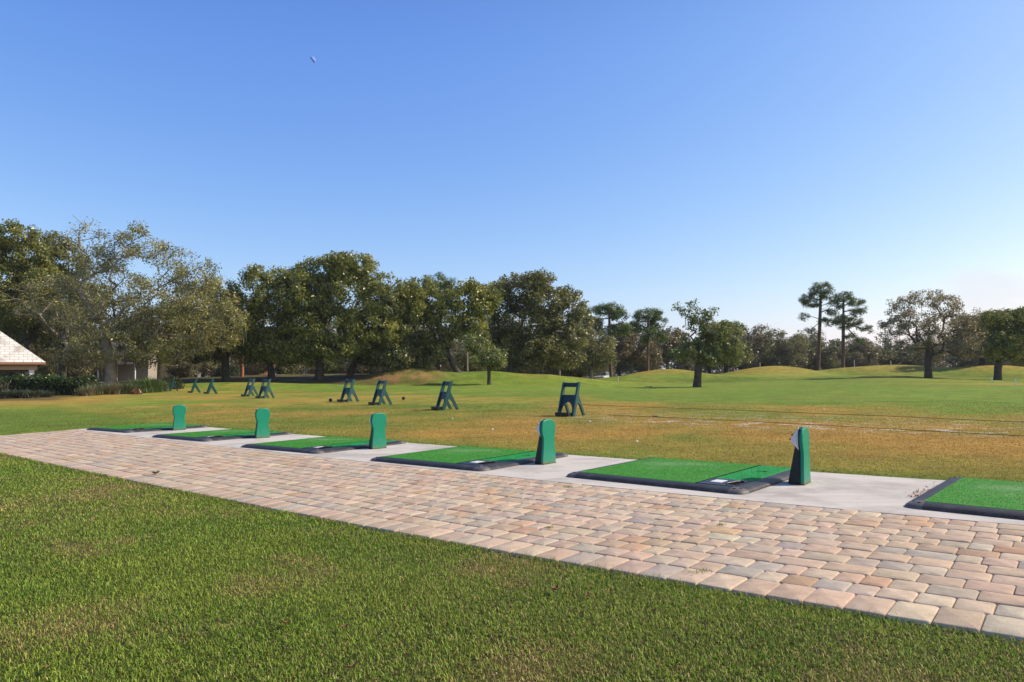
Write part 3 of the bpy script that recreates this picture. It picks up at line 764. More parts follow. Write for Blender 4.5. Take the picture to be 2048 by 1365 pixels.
# ------------------------------------------------------------------ golf bag stands
M_TEAL = plain('teal_plastic', (.009, .072, .070), .42, .45, .15, 6, .1, 40)
M_TRAY = plain('black_tray', (.012, .014, .018), .45, .4, .2)
M_TEAL_SHADE = plain('teal_shaded', (.010, .030, .045), .45, .4, .15)  # the teal plastic again, with the front panels' shade in its colour
def make_stand():
    root = empty('bag_stand', (0, 0, 0))
    # local X = from the front (tray) to the rear legs, Y = width
    HT = .93; W2 = .245
    front = lambda z: .30 * z / HT
    arch = [(.52, 0), (.455, .12), (.39, .235), (.345, .30), (.305, .335), (.268, .345), (.235, .33), (.213, .295), (.19, .22), (.155, .11), (.11, 0)]
    outl = [(0, 0), (.15, .465), (.298, .915), (.315, .93), (.395, .93), (.408, .915), (.395, .86), (.325, .645), (.318, .60), (.335, .555), (.62, 0)] + arch
    outl = outl[::-1]
    for sg in (-1, 1):
        mb = MB(); y0 = sg * W2 - .028; mb.prism(outl, lambda u, v, w: (u, w, v), y0, y0 + .056); mb.build('side_frame', M_TEAL, root, .008, 2)
    lean = lambda z, off: (.30 * z / HT + off)
    mb = MB(); mb.prism([(-W2 + .028, .795), (W2 - .028, .795), (W2 - .028, .912), (-W2 + .028, .912)], lambda u, v, w: (lean(v, w), u, v), .035, .085); mb.build('top_panel', M_TEAL_SHADE, root, .006, 1)
    w = W2 - .028
    mid = [(-w, .585), (-w, .08), (-w + .03, .08)] + [(-(w - .03) * cos(q), .10 + .29 * sin(q)) for q in np.linspace(.0, pi, 11)] + [(w - .03, .08), (w, .08), (w, .585)]
    mb = MB(); mb.prism(mid, lambda u, v, w_: (lean(v, w_), u, v), .04, .08); mb.build('arched_panel', M_TEAL_SHADE, root)
    mb = MB(); x0, x1 = -.15, .09
    mb.box(((x0 + x1) / 2, 0, .035), (x1 - x0, .43, .02)); mb.box((x0 + .01, 0, .075), (.02, .43, .09)); mb.box(((x0 + x1) / 2, -.205, .07), (x1 - x0, .02, .08)); mb.box(((x0 + x1) / 2, .205, .07), (x1 - x0, .02, .08))
    for k in range(5): mb.box(((x0 + x1) / 2, -.16 + .08 * k, .052), (x1 - x0 - .03, .018, .02))
    mb.build('bag_tray', M_TRAY, root, .004, 1)
    return root
ST = [(1128, 833, 19.1, 'nearest teal bag stand, right of all others'), (876, 820, 22.6, 'teal bag stand, second from the right, before the shaded grove'),
      (749, 810, 26.2, 'teal bag stand, third from the right, nearest the black marker ball'), (686, 803, 28.8, 'teal bag stand with a black marker ball at its left foot'),
      (521, 797, 33.6, 'teal bag stand overlapping the one just behind it, the nearer of that pair'), (491, 793, 36.6, 'teal bag stand half hidden by its nearer neighbour'),
      (413, 788, 42.5, 'right one of the three small teal bag stands by the bed'), (381, 786, 45.5, 'middle one of the three small teal bag stands by the bed'),
      (338, 783, 50.5, 'farthest small teal bag stand, next to the tall ornamental grass')]
proto = make_stand()
STAND_YAW = math.atan2(NX[1], NX[0])
for i, (px, py, D, lab) in enumerate(ST):
    r = proto if i == 0 else copy_tree(proto)
    p = foot(px, D)
    r.location = (p[0], p[1], p[2] - .004)
    r.rotation_euler = (0, 0, radians([50, 31, 40, 46, 50, 46, 30, 29, 26][i]))
    tag(r, lab, 'bag stand', 'teal golf bag stands on the practice tee')

# ------------------------------------------------------------------ small things on the field
M_BALLM = plain('marker_black', (.016, .015, .018), .25, .6, .1)
M_GOLF = plain('golf_white', (.8, .8, .78), .35, .5, .03)
for px, D, lab in ((661, 29.2, 'black tee marker ball left of a teal bag stand'), (807, 30.0, 'black tee marker ball alone between two bag stands')):
    p = foot(px, D); root = empty('tee_marker', p, 0, lab, 'tee marker', 'black tee marker balls')
    mb = MB(); R = .075; mb.lathe([(R * sin(q) + 1e-4, R * .9 - R * cos(q)) for q in np.linspace(0.15, pi, 13)], n=18); mb.build('ball', M_BALLM, root)
    mb = MB(); mb.lathe([(.001, .012), (.04, .012), (.045, -.01)], n=14); mb.build('base_ring', M_LEVER, root)
M_LID = plain('green_lid', (.03, .12, .06), .5, .4, .2)
p = foot(1312, 18.6); root = empty('irrigation_lid', p, 0, 'small round green irrigation lid set in the brown turf', 'valve lid')
mb = MB(); mb.lathe([(.0001, .022), (.095, .020), (.105, .012), (.11, -.02)], n=24); mb.build('lid', M_LID, root)
mb = MB(); mb.lathe([(.111, .006), (.125, .006), (.128, -.02)], n=24); mb.build('rim', M_LEVER, root)
def golf_ball_mesh():
    mb = MB(); R = .0215
    mb.lathe([(R * sin(q) + 1e-5, R - R * cos(q)) for q in np.linspace(0, pi, 11)], n=16)
    return mb
gb = None
for px, py in ((1274, 887), (1648, 822), (985, 862), (1180, 846), (905, 840)):
    r_ = ray(px, py); k_ = -H / r_[2]; q = r_ * k_; z = float(ground_z(q[0], q[1]))
    if gb is None: gb = golf_ball_mesh().build('golf_ball', M_GOLF); c_ = gb
    else: c_ = gb.copy(); COL.objects.link(c_)
    c_.location = (q[0], q[1], z + .006); c_.scale = (1, 1, 1)
    tag(c_, 'white golf ball lying in the dry turf behind the mats', 'golf ball', 'golf balls scattered on the turf')
M_ROPE = plain('rope_dark', (.10, .08, .045), .9, .1, .3, 40)
def rope(pts, lab):
    P = []
    for (x0, y0), (x1, y1) in zip(pts[:-1], pts[1:]):
        for q in np.linspace(0, 1, 30)[:-1]:
            x_, y_ = x0 + (x1 - x0) * q, y0 + (y1 - y0) * q
            P.append((x_, y_ + .03 * (fbm(x_ * .7, 3.3, 9, 2) - .5), float(ground_z(x_, y_)) + .016))
    mb = MB(); mb.tube(P, .006, 6); o_ = mb.build('rope', M_ROPE); tag(o_, lab, 'rope', 'thin ropes laid across the tee'); return o_
rope([(2.4, 24.6), (6.86, 20.35), (9.15, 17.35), (10.9, 14.3), (12.5, 11.6)], 'thin dark rope on the turf, the farther of the two')
rope([(2.6, 19.3), (5.42, 16.08), (7.15, 13.57), (8.6, 11.45), (10.5, 8.7)], 'thin dark rope on the brown turf, the nearer of the two')
M_STAKE = plain('white_stake', (.75, .74, .70), .6, .3, .08)
for px, D, h, lab in ((1984, 66, .4, 'short white stake before the dark oak on the right'), (2031, 52, .42, 'white stake on the dry patch at far right'),
                      (1521, 97, .55, 'white stake on the crest of the middle mound'), (1783, 101, .6, 'white stake on the crest left of the open oak'),
                      (1710, 101.5, 1.0, 'tall white stake right of the two pines'), (1236, 74, .5, 'white stake in the dip between two mounds')):
    p = foot(px, D); root = empty('range_stake', p, 0, lab, 'stake', 'white stakes on the range')
    mb = MB(); mb.box((0, 0, h / 2 - .05), (.09, .05, h + .1)); mb.build('post', M_STAKE, root, .008, 1)
    mb = MB(); mb.add([(-.045, -.025, h), (.045, -.025, h), (.045, .025, h), (-.045, .025, h), (0, 0, h + .05)], [(0, 1, 4), (1, 2, 4), (2, 3, 4), (3, 0, 4)]); mb.build('cap', M_STAKE, root)
p = foot(1300, 58); root = empty('ground_rail', p, .1, 'low black metal rail on the green slope left of the lone tree', 'rail')
mb = MB(); mb.tube([(-.42, 0, -.05), (-.42, 0, .2), (.1, 0, .2), (.3, 0, .04), (.5, 0, .03)], .022, 8); mb.build('front_rail', M_LEVER, root)
mb = MB(); mb.tube([(-.05, 0, -.05), (-.05, 0, .2)], .02, 8); mb.tube([(.1, 0, -.05), (.1, 0, .2)], .02, 8); mb.build('leg', M_LEVER, root)
# fallen leaves
M_LEAFB = plain('dead_leaf', (.20, .11, .05), .7, .2, .3, 30)
lf = None
for px, py, sz, lab in ((1110, 1186, .055, 'red brown leaf on the lawn below the path edge'), (1176, 1198, .04, 'small tan leaf on the lawn right of the red one'),
                        (571, 1254, .045, 'pale tan leaf lying on the lawn in the foreground'), (706, 1343, .04, 'tan leaf at the bottom edge of the lawn'),
                        (690, 1262, .04, 'orange leaf on the lawn right of the straw clump'), (312, 949, .11, 'curled brown leaf on the pavers at left'), (95, 1345, .03, 'small dark leaf on the lawn at bottom left')):
    r_ = ray(px, py); zz = .004 if px == 312 else -.01; q = r_ * ((zz - H) / r_[2])
    mb = MB(); vs = []; fs = []
    for i_ in range(7):
        u = i_ / 6; wv = .36 * sin(pi * min(u * 1.02 + .02, 1)) ** .8
        for sgn in (-1, 0, 1): vs.append(((u - .5) * sz, sgn * wv * sz, .25 * sz * (abs(sgn) * .6 + (2 * u - 1) ** 2 * .8)))
    for i_ in range(6):
        for j_ in range(2): a = i_ * 3 + j_; fs.append((a, a + 1, a + 4, a + 3))
    mb.add(vs, fs, True); o_ = mb.build('fallen_leaf', M_LEAFB); o_.location = (q[0], q[1], zz + .004 + (.012 if px != 312 else 0)); o_.rotation_euler = (rng.uniform(-.2, .2), rng.uniform(-.2, .2), rng.uniform(0, 6))
    tag(o_, lab, 'leaf', 'fallen leaves')
# dry leaves swept against the nearest mat
V = []; Fc = []; Cc = []
for i in range(70):
    a = radians(MATS[5][2]); s_ = -rng.exponential(.05) - .005; t_ = .55 + abs(rng.normal(0, .45)); L = rng.uniform(.015, .04)
    c0 = np.array([MATS[5][0] + s_ * cos(a) - t_ * sin(a), MATS[5][1] + s_ * sin(a) + t_ * cos(a), .006 + rng.uniform(0, .012)])
    d1 = rng.normal(0, 1, 3); d1[2] *= .4; d1 /= np.linalg.norm(d1); d2 = np.cross(d1, rng.normal(0, .3, 3) + [0, 0, 1]); d2 /= np.linalg.norm(d2)
    V += [c0 - d1 * L * .5, c0 + d2 * L * .25, c0 + d1 * L * .5, c0 - d2 * L * .25]; Fc.append([4 * i, 4 * i + 1, 4 * i + 2, 4 * i + 3])
    Cc += [np.array([.42, .20, .08]) * rng.uniform(.6, 1.2)] * 4
dl = link_mesh('leaf_litter', np_mesh('leaf_litter', np.array(V), [np.array(Fc)], np.array(Cc)), M_BLADE)
tag(dl, 'orange dry leaves swept against the nearest tee mat', 'dead leaves', kind='stuff')

# the half moon: the sunlit half of a ball, far away
d_ = ray(624, 121); d_ = d_ / np.linalg.norm(d_) * 1500
R = 1500 * math.tan(radians(.26)); mb = MB()
mb.lathe([(R * sin(q) + 1e-3, -R * cos(q)) for q in np.linspace(0, pi, 25)], n=48)
keep = [f for f in mb.f if np.mean([np.dot(mb.v[i], sun_dir) for i in f]) > .12 * R]
mb.f = keep; mb.sm = [True] * len(keep)
moon = mb.build('moon', plain('moon_pale', (.21, .34, .74), .9, 0, .12, .15)); moon.location = (d_[0], d_[1], d_[2] + H)  # its blue takes in the veil of sky in front
tag(moon, 'pale half moon high in the blue sky', 'moon')

# ------------------------------------------------------------------ trees
def skeleton(base, trunk, targets, seed, bias=.35, curl=.12):
    """greedy shortest-path branching from a trunk polyline to every target"""
    r = np.random.default_rng(seed)
    P = [np.array(base, float)]; par = [-1]; plen = [0.0]
    for q in trunk:
        q = np.array(q, float); n_ = max(2, int(np.linalg.norm(q - P[-1]) / .8)); p0 = P[-1].copy()
        for i in range(1, n_ + 1):
            P.append(p0 + (q - p0) * i / n_); par.append(len(P) - 2); plen.append(plen[-1] + np.linalg.norm(P[-1] - P[-2]))
    ntr = len(P); fork = max(1, int(ntr * .6))
    tg = np.array(targets); order = np.argsort(np.linalg.norm(tg - P[ntr - 1], axis=1))
    arr = np.array(P); pl = np.array(plen); tips = []
    parl = list(par)
    for k in order:
        q = tg[k]; d = np.linalg.norm(arr - q, axis=1)
        cost = d + bias * pl; cost[:fork] += 50
        cost += np.where(arr[:, 2] > q[2] + .3, 1.2 * (arr[:, 2] - q[2]), 0)
        j = int(np.argmin(cost)); p0 = arr[j]; L = d[j]
        n_ = max(1, int(L / .9)); new = []; off = r.normal(0, curl * L, 3); off[2] = abs(off[2]) * .6
        for i in range(1, n_ + 1):
            u = i / n_; new.append(p0 + (q - p0) * u + off * sin(pi * u) * (1 if n_ > 1 else 0))
        st_i = len(arr)
        arr = np.vstack([arr, new]); pl = np.concatenate([pl, pl[j] + L * np.arange(1, n_ + 1) / n_])
        parl += [j] + list(range(st_i, st_i + n_ - 1)); tips.append(len(arr) - 1)
    return arr, np.array(parl), np.array(tips), ntr
def branch_mesh(name, arr, par, r0, rtip, sides=6, flare=1.3):
    N = len(arr); w = np.zeros(N); ch = np.zeros(N, int)
    for i in range(N - 1, 0, -1):
        if w[i] == 0: w[i] = 1
        w[par[i]] += w[i]; ch[par[i]] += 1
    w[0] = max(w[0], 1); e = math.log(r0 / rtip) / max(math.log(w[0]), .1)
    rad = rtip * w ** e
    z0 = arr[0, 2]
    hgt = np.clip((arr[:, 2] - z0) / 1.0, 0, 1)
    rad = rad * (1 + (flare - 1) * (1 - hgt) ** 2 * (np.hypot(arr[:, 0] - arr[0, 0], arr[:, 1] - arr[0, 1]) < 2 * r0))
    V = []; Fq = []
    A = arr[par[1:]]; B = arr[1:]; ra = np.minimum(rad[par[1:]], rad[1:] * 1.35); rb = rad[1:]
    d = B - A; d /= np.linalg.norm(d, axis=1)[:, None] + 1e-9
    ref = np.where(np.abs(d[:, 2:3]) < .9, [[0, 0, 1.0]], [[1.0, 0, 0]])
    u = np.cross(d, ref); u /= np.linalg.norm(u, axis=1)[:, None]; v = np.cross(d, u)
    ang = np.arange(sides) * 2 * pi / sides
    ring = lambda P_, R_: P_[:, None, :] + R_[:, None, None] * (np.cos(ang)[None, :, None] * u[:, None, :] + np.sin(ang)[None, :, None] * v[:, None, :])
    V = np.concatenate([ring(A - d * ra[:, None] * .25, ra), ring(B + d * rb[:, None] * .25, rb)], 1).reshape(-1, 3)
    k = (np.arange(len(A)) * 2 * sides)[:, None, None]
    i0 = np.arange(sides); i1 = (i0 + 1) % sides
    Fq = (k + np.stack([i0, i1, sides + i1, sides + i0], -1)[None]).reshape(-1, 4)
    return np_mesh(name, V, [Fq], None, True)
def leaf_mesh(name, centres, outward, n, rad, size, col, seed, flat=1.0, aspect=.5, vary=.35, outb=.7, yellow=0.0, droop=0.0):
    r = np.random.default_rng(seed); K = len(centres)
    n = np.broadcast_to(np.asarray(n), (K,)); rad = np.broadcast_to(np.asarray(rad, float), (K,))
    idx = np.repeat(np.arange(K), n); N = len(idx)
    off = r.normal(0, 1, (N, 3)); off /= np.linalg.norm(off, axis=1)[:, None]
    off *= (r.uniform(0, 1, (N, 1)) ** .45) * rad[idx][:, None]; off[:, 2] *= flat
    C = centres[idx] + off
    nrm = r.normal(0, 1, (N, 3)); nrm /= np.linalg.norm(nrm, axis=1)[:, None]
    on = off / (np.linalg.norm(off, axis=1)[:, None] + 1e-6)
    nrm = nrm + outb * on + .35 * outb * outward[idx] + [0, 0, .25 * outb]; nrm /= np.linalg.norm(nrm, axis=1)[:, None] + 1e-9
    a = np.cross(nrm, r.normal(0, 1, (N, 3))); a /= np.linalg.norm(a, axis=1)[:, None] + 1e-9
    if droop: a[:, 2] -= droop; a /= np.linalg.norm(a, axis=1)[:, None]
    b_ = np.cross(nrm, a)
    L = size * np.where(r.random((N, 1)) < .3, r.uniform(1.1, 1.8, (N, 1)), r.uniform(.5, 1.1, (N, 1))); W = L * aspect
    V = np.stack([C - a * L * .5, C + b_ * W * .5 + nrm * L * .06, C + a * L * .5, C - b_ * W * .5 + nrm * L * .06], 1).reshape(-1, 3)
    Fq = np.arange(N * 4).reshape(-1, 4)
    ctone = r.normal(0, 1, (K, 1))[idx]
    tone = np.clip(1 + vary * .55 * ctone + vary * r.normal(0, .6, (N, 1)), .35, 2.0)
    c = np.array(col)[None] * tone
    hue = np.clip(r.normal(0, .5, (N, 1)) + .5 * ctone, -1, 1)
    c = c * (1 + hue * np.array([[.16 + yellow, .05, -.1]]))
    return np_mesh(name, V, [Fq], np.repeat(np.clip(c, .004, .9), 4, 0))
def moss_mesh(name, pts, seed, lmin, lmax, per=7, spread=.25, col=(.19, .185, .115), w=.035):
    r = np.random.default_rng(seed); V = []; Fq = []; C = []; nv = 0
    for p in pts:
        for i in range(per):
            q = p + r.normal(0, spread, 3) * [1, 1, .3]; L = r.uniform(lmin, lmax); a = r.uniform(0, 2 * pi); ww = w * r.uniform(.6, 1.5)
            d = np.array([cos(a), sin(a), 0]) * ww; sw = r.normal(0, .06, 3) * L; sw[2] = 0
            cc = np.array(col) * r.uniform(.6, 1.25)
            pr = [(0, 1.0), (.35, 1.15), (.7, .75), (1, .15)]
            for u, k in pr: V += [q + sw * u * u - d * k - [0, 0, L * u], q + sw * u * u + d * k - [0, 0, L * u]]; C += [cc, cc]
            for j in range(3): Fq.append([nv + 2 * j, nv + 2 * j + 1, nv + 2 * j + 3, nv + 2 * j + 2])
            nv += 8
    return np_mesh(name, np.array(V), [np.array(Fq)], np.array(C))
def lobe_points(lobes, D, dens, seed, depth=1.0):
    """lobes: (px, py, rx, ry[, offset in depth]) of the crown read at distance D -> cluster centres in metres"""
    r = np.random.default_rng(seed); P = []; O = []; LB = []
    sc = D / F
    for i, lb in enumerate(lobes):
        px, py, rx, ry = lb[:4]; dy = lb[4] if len(lb) > 4 else r.normal(0, .25) * rx * sc
        c = at(px, py, D); c[1] += dy
        R_ = np.array([rx * sc, max(rx, ry) * sc * .85 * depth, ry * sc])
        area = 4 * pi * ((R_[0] * R_[1]) ** 1.6 / 3 + (R_[0] * R_[2]) ** 1.6 / 3 + (R_[1] * R_[2]) ** 1.6 / 3) ** (1 / 1.6)
        K = max(3, int(area * dens))
        q = r.normal(0, 1, (K, 3)); q /= np.linalg.norm(q, axis=1)[:, None]
        rr = r.uniform(.45, 1.0, (K, 1)) ** .5 * .93
        P.append(c + q * rr * R_); O.append(q); LB += [i] * K
    return np.concatenate(P), np.concatenate(O), np.array(LB)

def oak(name, label, D, tpx, trunk_px, r0, lobes, seed, dens=1.0, nleaf=42, crad=.62, lsize=.21, col=(.090, .100, .034), bark=None, sparse=(), moss=None,
        group=None, cat='tree', bias=.3, rtip=.014, vary=.35, outb=.7, yellow=0.0, lean=1.0, mat=None, aspect=.5, flat=.85, leafname='crown', sidesn=6, bare=0):
    nleaf = int(nleaf * 1.75); dens *= 1.35; lsize *= 1.08; r0 *= .72; col = tuple(np.array(col) * (1.0 if max(col) > .16 else 2.6))
    b0 = foot(tpx, D)
    root = empty(name, b0, 0, label, cat, group)
    trunk = [at(px, py, D) - b0 for px, py in trunk_px]
    C_, O_, LB = lobe_points(lobes, D, dens, seed); C_ = C_ - b0
    T_ = C_
    if bare:
        rb = np.random.default_rng(seed + 9); kb = rb.choice(len(C_), bare)
        T_ = np.concatenate([C_, C_[kb] + rb.normal(0, .5, (bare, 3)) + [0, -1.1, .1]])
    arr, par, tips, _ = skeleton((0, 0, -.25), trunk, T_, seed + 1, bias)
    link_mesh('trunk', branch_mesh('trunk', arr, par, r0, rtip, sidesn), bark or M_BARK, root)
    nl = np.full(len(C_), nleaf)
    for i in sparse: nl[LB == i] = int(nleaf * .45)
    link_mesh(leafname, leaf_mesh('crown', C_, O_, nl, crad, lsize, col, seed + 2, flat, aspect, vary, outb, yellow), mat or M_LEAF, root)
    if moss:
        nodes = arr[np.random.default_rng(seed + 3).choice(np.arange(len(arr))[arr[:, 2] > 1.8], moss[0])]
        nodes = nodes[nodes[:, 2] < moss[3]] if len(moss) > 3 else nodes
        tag(link_mesh('spanish_moss', moss_mesh('spanish_moss', nodes, seed + 4, moss[1], moss[2]), M_MOSS, root), kind='stuff')
    return root

OLV = (.245, .262, .062); DRK = (.205, .225, .052); BRN = (.275, .275, .10)
# --- left group
oak('live_oak', 'big mossy oak with bare pale limbs above the ornamental grasses, left', 58, 222, [(222, 722), (212, 690), (216, 668)], .62,
    [(85, 600, 105, 60, 3), (200, 570, 95, 55), (330, 595, 95, 48), (125, 680, 85, 36, 4), (250, 690, 90, 38), (400, 625, 75, 42), (350, 690, 70, 30), (20, 575, 70, 52, 5), (455, 640, 45, 26), (30, 640, 60, 36, 7),
     (180, 480, 42, 36), (235, 500, 36, 36), (300, 490, 50, 36), (350, 525, 45, 30), (412, 548, 34, 26), (165, 455, 26, 18), (240, 628, 60, 34), (265, 660, 56, 30), (170, 640, 56, 30), (290, 715, 50, 20), (150, 715, 60, 22), (390, 570, 50, 30), (130, 470, 14, 10), (275, 465, 26, 20), (200, 520, 50, 30)],
    101, .85, 29, .58, .14, BRN, M_BARK_PALE, (0, 10, 15, 16, 22), (60, .4, 1.4, 7.0), 'trees at the left of the field', bias=.14, rtip=.019, vary=.45, outb=.5, bare=70)
oak('live_oak', 'mossy oak with a thick furrowed trunk, right of the big mossy oak', 62, 322, [(324, 720), (320, 700)], .5,
    [(310, 655, 62, 45), (385, 662, 62, 36), (300, 705, 50, 18), (430, 610, 50, 36), (360, 620, 50, 40), (440, 680, 50, 26)],
    111, .7, 30, .6, .19, (.095, .092, .036), M_BARK_PALE, (), (36, .5, 1.5, 6.0), 'trees at the left of the field', bias=.2, vary=.45, rtip=.017, bare=40)
oak('live_oak', 'dark domed oak at the far left edge above the pavilion roof', 64, 55, [(58, 700), (50, 600)], .5,
    [(-40, 500, 70, 42), (35, 475, 52, 26), (50, 515, 55, 30), (-30, 570, 90, 60), (70, 560, 50, 35), (40, 620, 80, 45)], 121, .85, 40, .66, .22, DRK, None, (), None, 'trees at the left of the field')
oak('live_oak', 'dark oak behind the mossy oak, second crown from the left edge', 68, 125, [(126, 700), (122, 610)], .45,
    [(105, 490, 45, 26), (130, 530, 55, 40), (90, 560, 50, 40), (150, 600, 70, 45), (110, 660, 80, 40)], 131, .8, 36, .66, .22, (.07, .075, .026), None, (), None, 'trees at the left of the field')
oak('live_oak', 'dark dense oak in shadow behind the three small bag stands', 66, 452, [(450, 715), (446, 680)], .48,
    [(450, 590, 48, 30), (485, 630, 38, 40), (445, 680, 70, 30), (400, 700, 50, 26), (430, 640, 55, 36), (500, 690, 34, 30), (380, 650, 40, 40)], 141, .9, 40, .66, .22, DRK, None, (), None, 'trees of the middle grove')
# --- middle grove
oak('live_oak', 'forked oak with several dark leaning trunks, left end of the middle grove', 66, 545, [(540, 730), (530, 705)], .45,
    [(525, 560, 36, 26), (565, 600, 62, 46), (520, 640, 55, 46), (575, 690, 62, 40), (505, 700, 42, 34), (625, 705, 34, 30), (548, 555, 26, 20)], 151, .85, 40, .62, .21, OLV, None, (), None, 'trees of the middle grove')
oak('live_oak', 'tallest broad domed oak of the middle grove with thick dark trunk', 66, 638, [(640, 725), (636, 690)], .55,
    [(640, 540, 55, 30), (705, 533, 55, 28), (615, 590, 66, 50), (690, 590, 86, 60), (765, 588, 56, 40), (650, 655, 95, 48), (745, 655, 76, 46), (815, 610, 36, 40), (600, 650, 45, 36), (590, 552, 30, 24), (680, 525, 40, 20), (590, 705, 50, 26), (680, 700, 60, 26)],
    161, .85, 42, .64, .21, OLV, None, (), None, 'trees of the middle grove')
oak('live_oak', 'oak with a trunk leaning right, beside the tallest domed oak', 68, 698, [(706, 735), (722, 700)], .45,
    [(740, 690, 52, 34), (800, 665, 52, 42), (825, 605, 34, 34), (795, 715, 56, 28), (855, 705, 40, 36), (750, 712, 44, 22), (770, 640, 50, 40)], 171, .85, 40, .64, .21, (.074, .082, .028), None, (), None, 'trees of the middle grove')
oak('live_oak', 'oak with a black trunk forked low, one limb reaching left', 68, 918, [(906, 730), (900, 714)], .42,
    [(860, 605, 40, 30), (930, 592, 42, 34), (900, 640, 55, 40), (868, 685, 34, 34), (843, 578, 36, 22), (832, 620, 34, 36), (948, 578, 28, 16), (975, 592, 28, 22), (945, 655, 45, 36), (960, 610, 30, 26), (850, 700, 30, 26)], 181, .85, 40, .62, .21, OLV, None, (), None, 'trees of the middle grove')
oak('live_oak', 'wide dense oak at the right end of the middle grove', 72, 1020, [(1022, 728), (1028, 700)], .5,
    [(1040, 577, 62, 30), (1000, 600, 52, 34), (1090, 602, 52, 34), (1045, 650, 84, 44), (1120, 645, 44, 44), (1000, 690, 52, 34), (1090, 698, 62, 34), (1150, 668, 26, 34), (1138, 596, 20, 26), (1160, 625, 16, 24), (1075, 562, 36, 18), (1060, 715, 50, 22), (1130, 715, 44, 22)],
    191, .85, 42, .66, .22, (.080, .080, .028), None, (), None, 'trees of the middle grove')
oak('live_oak', 'small round young oak standing before the grove, right of the forked trunk', 61, 978, [(978, 740)], .24,
    [(960, 702, 34, 22), (992, 718, 30, 18), (950, 685, 22, 16), (975, 715, 34, 16)], 201, 1.2, 40, .5, .2, (.085, .098, .032), None, (), None, 'trees of the middle grove')
oak('live_oak', 'slim oak hung with moss between the grove and the first pine', 80, 1182, [(1184, 735)], .3,
    [(1165, 640, 26, 36), (1188, 690, 30, 34), (1178, 722, 34, 18), (1150, 715, 30, 20), (1210, 700, 26, 30)], 211, .8, 34, .66, .22, (.085, .085, .034), M_BARK_PALE, (), (20, .8, 2.2), 'trees of the middle grove')
# --- lone leaning tree
oak('live_oak', 'lone tree on the slope with one bare leafy limb rising left', 62, 1393, [(1397, 735), (1402, 715)], .46,
    [(1422, 690, 40, 26), (1455, 692, 32, 26), (1432, 660, 36, 18), (1385, 702, 36, 16), (1355, 706, 20, 14), (1466, 714, 20, 15), (1420, 718, 34, 14),
     (1385, 606, 11, 12), (1370, 622, 14, 9), (1400, 630, 24, 13), (1424, 624, 11, 9), (1395, 652, 26, 12), (1353, 614, 8, 6), (1380, 640, 14, 9), (1376, 676, 12, 10), (1415, 645, 16, 8)],
    221, 1.35, 36, .42, .18, (.082, .092, .028), None, (7, 8, 9, 10, 11, 12, 13, 14), (14, .5, 1.2), None, bias=.15, rtip=.012)
# --- right oaks
oak('live_oak', 'open crowned oak with dark branches showing, right of the pines', 80, 1857, [(1856, 725), (1858, 705)], .52,
    [(1850, 600, 42, 20), (1810, 615, 32, 22), (1895, 612, 36, 22), (1790, 655, 32, 18), (1838, 650, 46, 26), (1900, 652, 50, 32), (1782, 688, 20, 12), (1945, 662, 40, 32), (1932, 700, 44, 20), (1822, 690, 40, 14), (1775, 665, 20, 20), (1800, 635, 26, 20), (1860, 680, 40, 18), (1960, 635, 26, 22), (1885, 700, 40, 16)],
    231, .74, 26, .52, .17, (.115, .10, .055), None, (), None, 'oaks at the right of the field', bias=.12, rtip=.014)
oak('live_oak', 'dark oak with a short forked trunk at the right side of the photo', 76, 1995, [(1996, 735), (2000, 722)], .5,
    [(2010, 682, 40, 34), (2002, 650, 28, 18), (2045, 660, 40, 26), (1985, 702, 26, 22), (2055, 702, 40, 28), (2030, 640, 34, 18), (1985, 640, 30, 16), (2060, 635, 40, 20)], 241, .9, 38, .6, .22, DRK, None, (), None, 'oaks at the right of the field')
oak('live_oak', 'brownish oak crown peeping out behind the dark oak, far right', 96, 1965, [(1966, 710)], .45,
    [(1970, 650, 40, 24), (2000, 640, 40, 18), (1940, 690, 50, 30), (2060, 645, 50, 30), (1990, 690, 40, 34), (1930, 650, 34, 24), (2090, 690, 50, 40)], 251, .75, 34, .7, .26, (.085, .08, .04), None, (), None, 'oaks at the right of the field')
# --- understory oaks right of the grove
oak('live_oak', 'brown leaved oak between the two slender pines', 100, 1262, [(1264, 725), (1258, 712)], .4,
    [(1262, 690, 42, 24), (1235, 712, 36, 20), (1290, 712, 36, 20), (1250, 668, 30, 20)], 261, .75, 32, .75, .27, (.085, .073, .040), M_BARK_PALE, (), (18, .8, 2.0), 'brownish oaks behind the mounds')
oak('live_oak', 'brown leaved oak behind the mound, left of the lone tree', 104, 1335, [(1335, 725)], .4,
    [(1335, 690, 44, 26), (1365, 705, 36, 22), (1310, 712, 34, 20), (1345, 672, 30, 14)], 271, .75, 32, .75, .27, (.088, .078, .042), M_BARK_PALE, (), None, 'brownish oaks behind the mounds')
oak('live_oak', 'rounded green oak right behind the lone tree', 98, 1452, [(1452, 725)], .4,
    [(1452, 668, 36, 22), (1440, 700, 44, 28), (1470, 705, 30, 28), (1420, 712, 40, 22)], 281, .8, 36, .75, .26, (.078, .088, .028), None, (), None, 'brownish oaks behind the mounds')

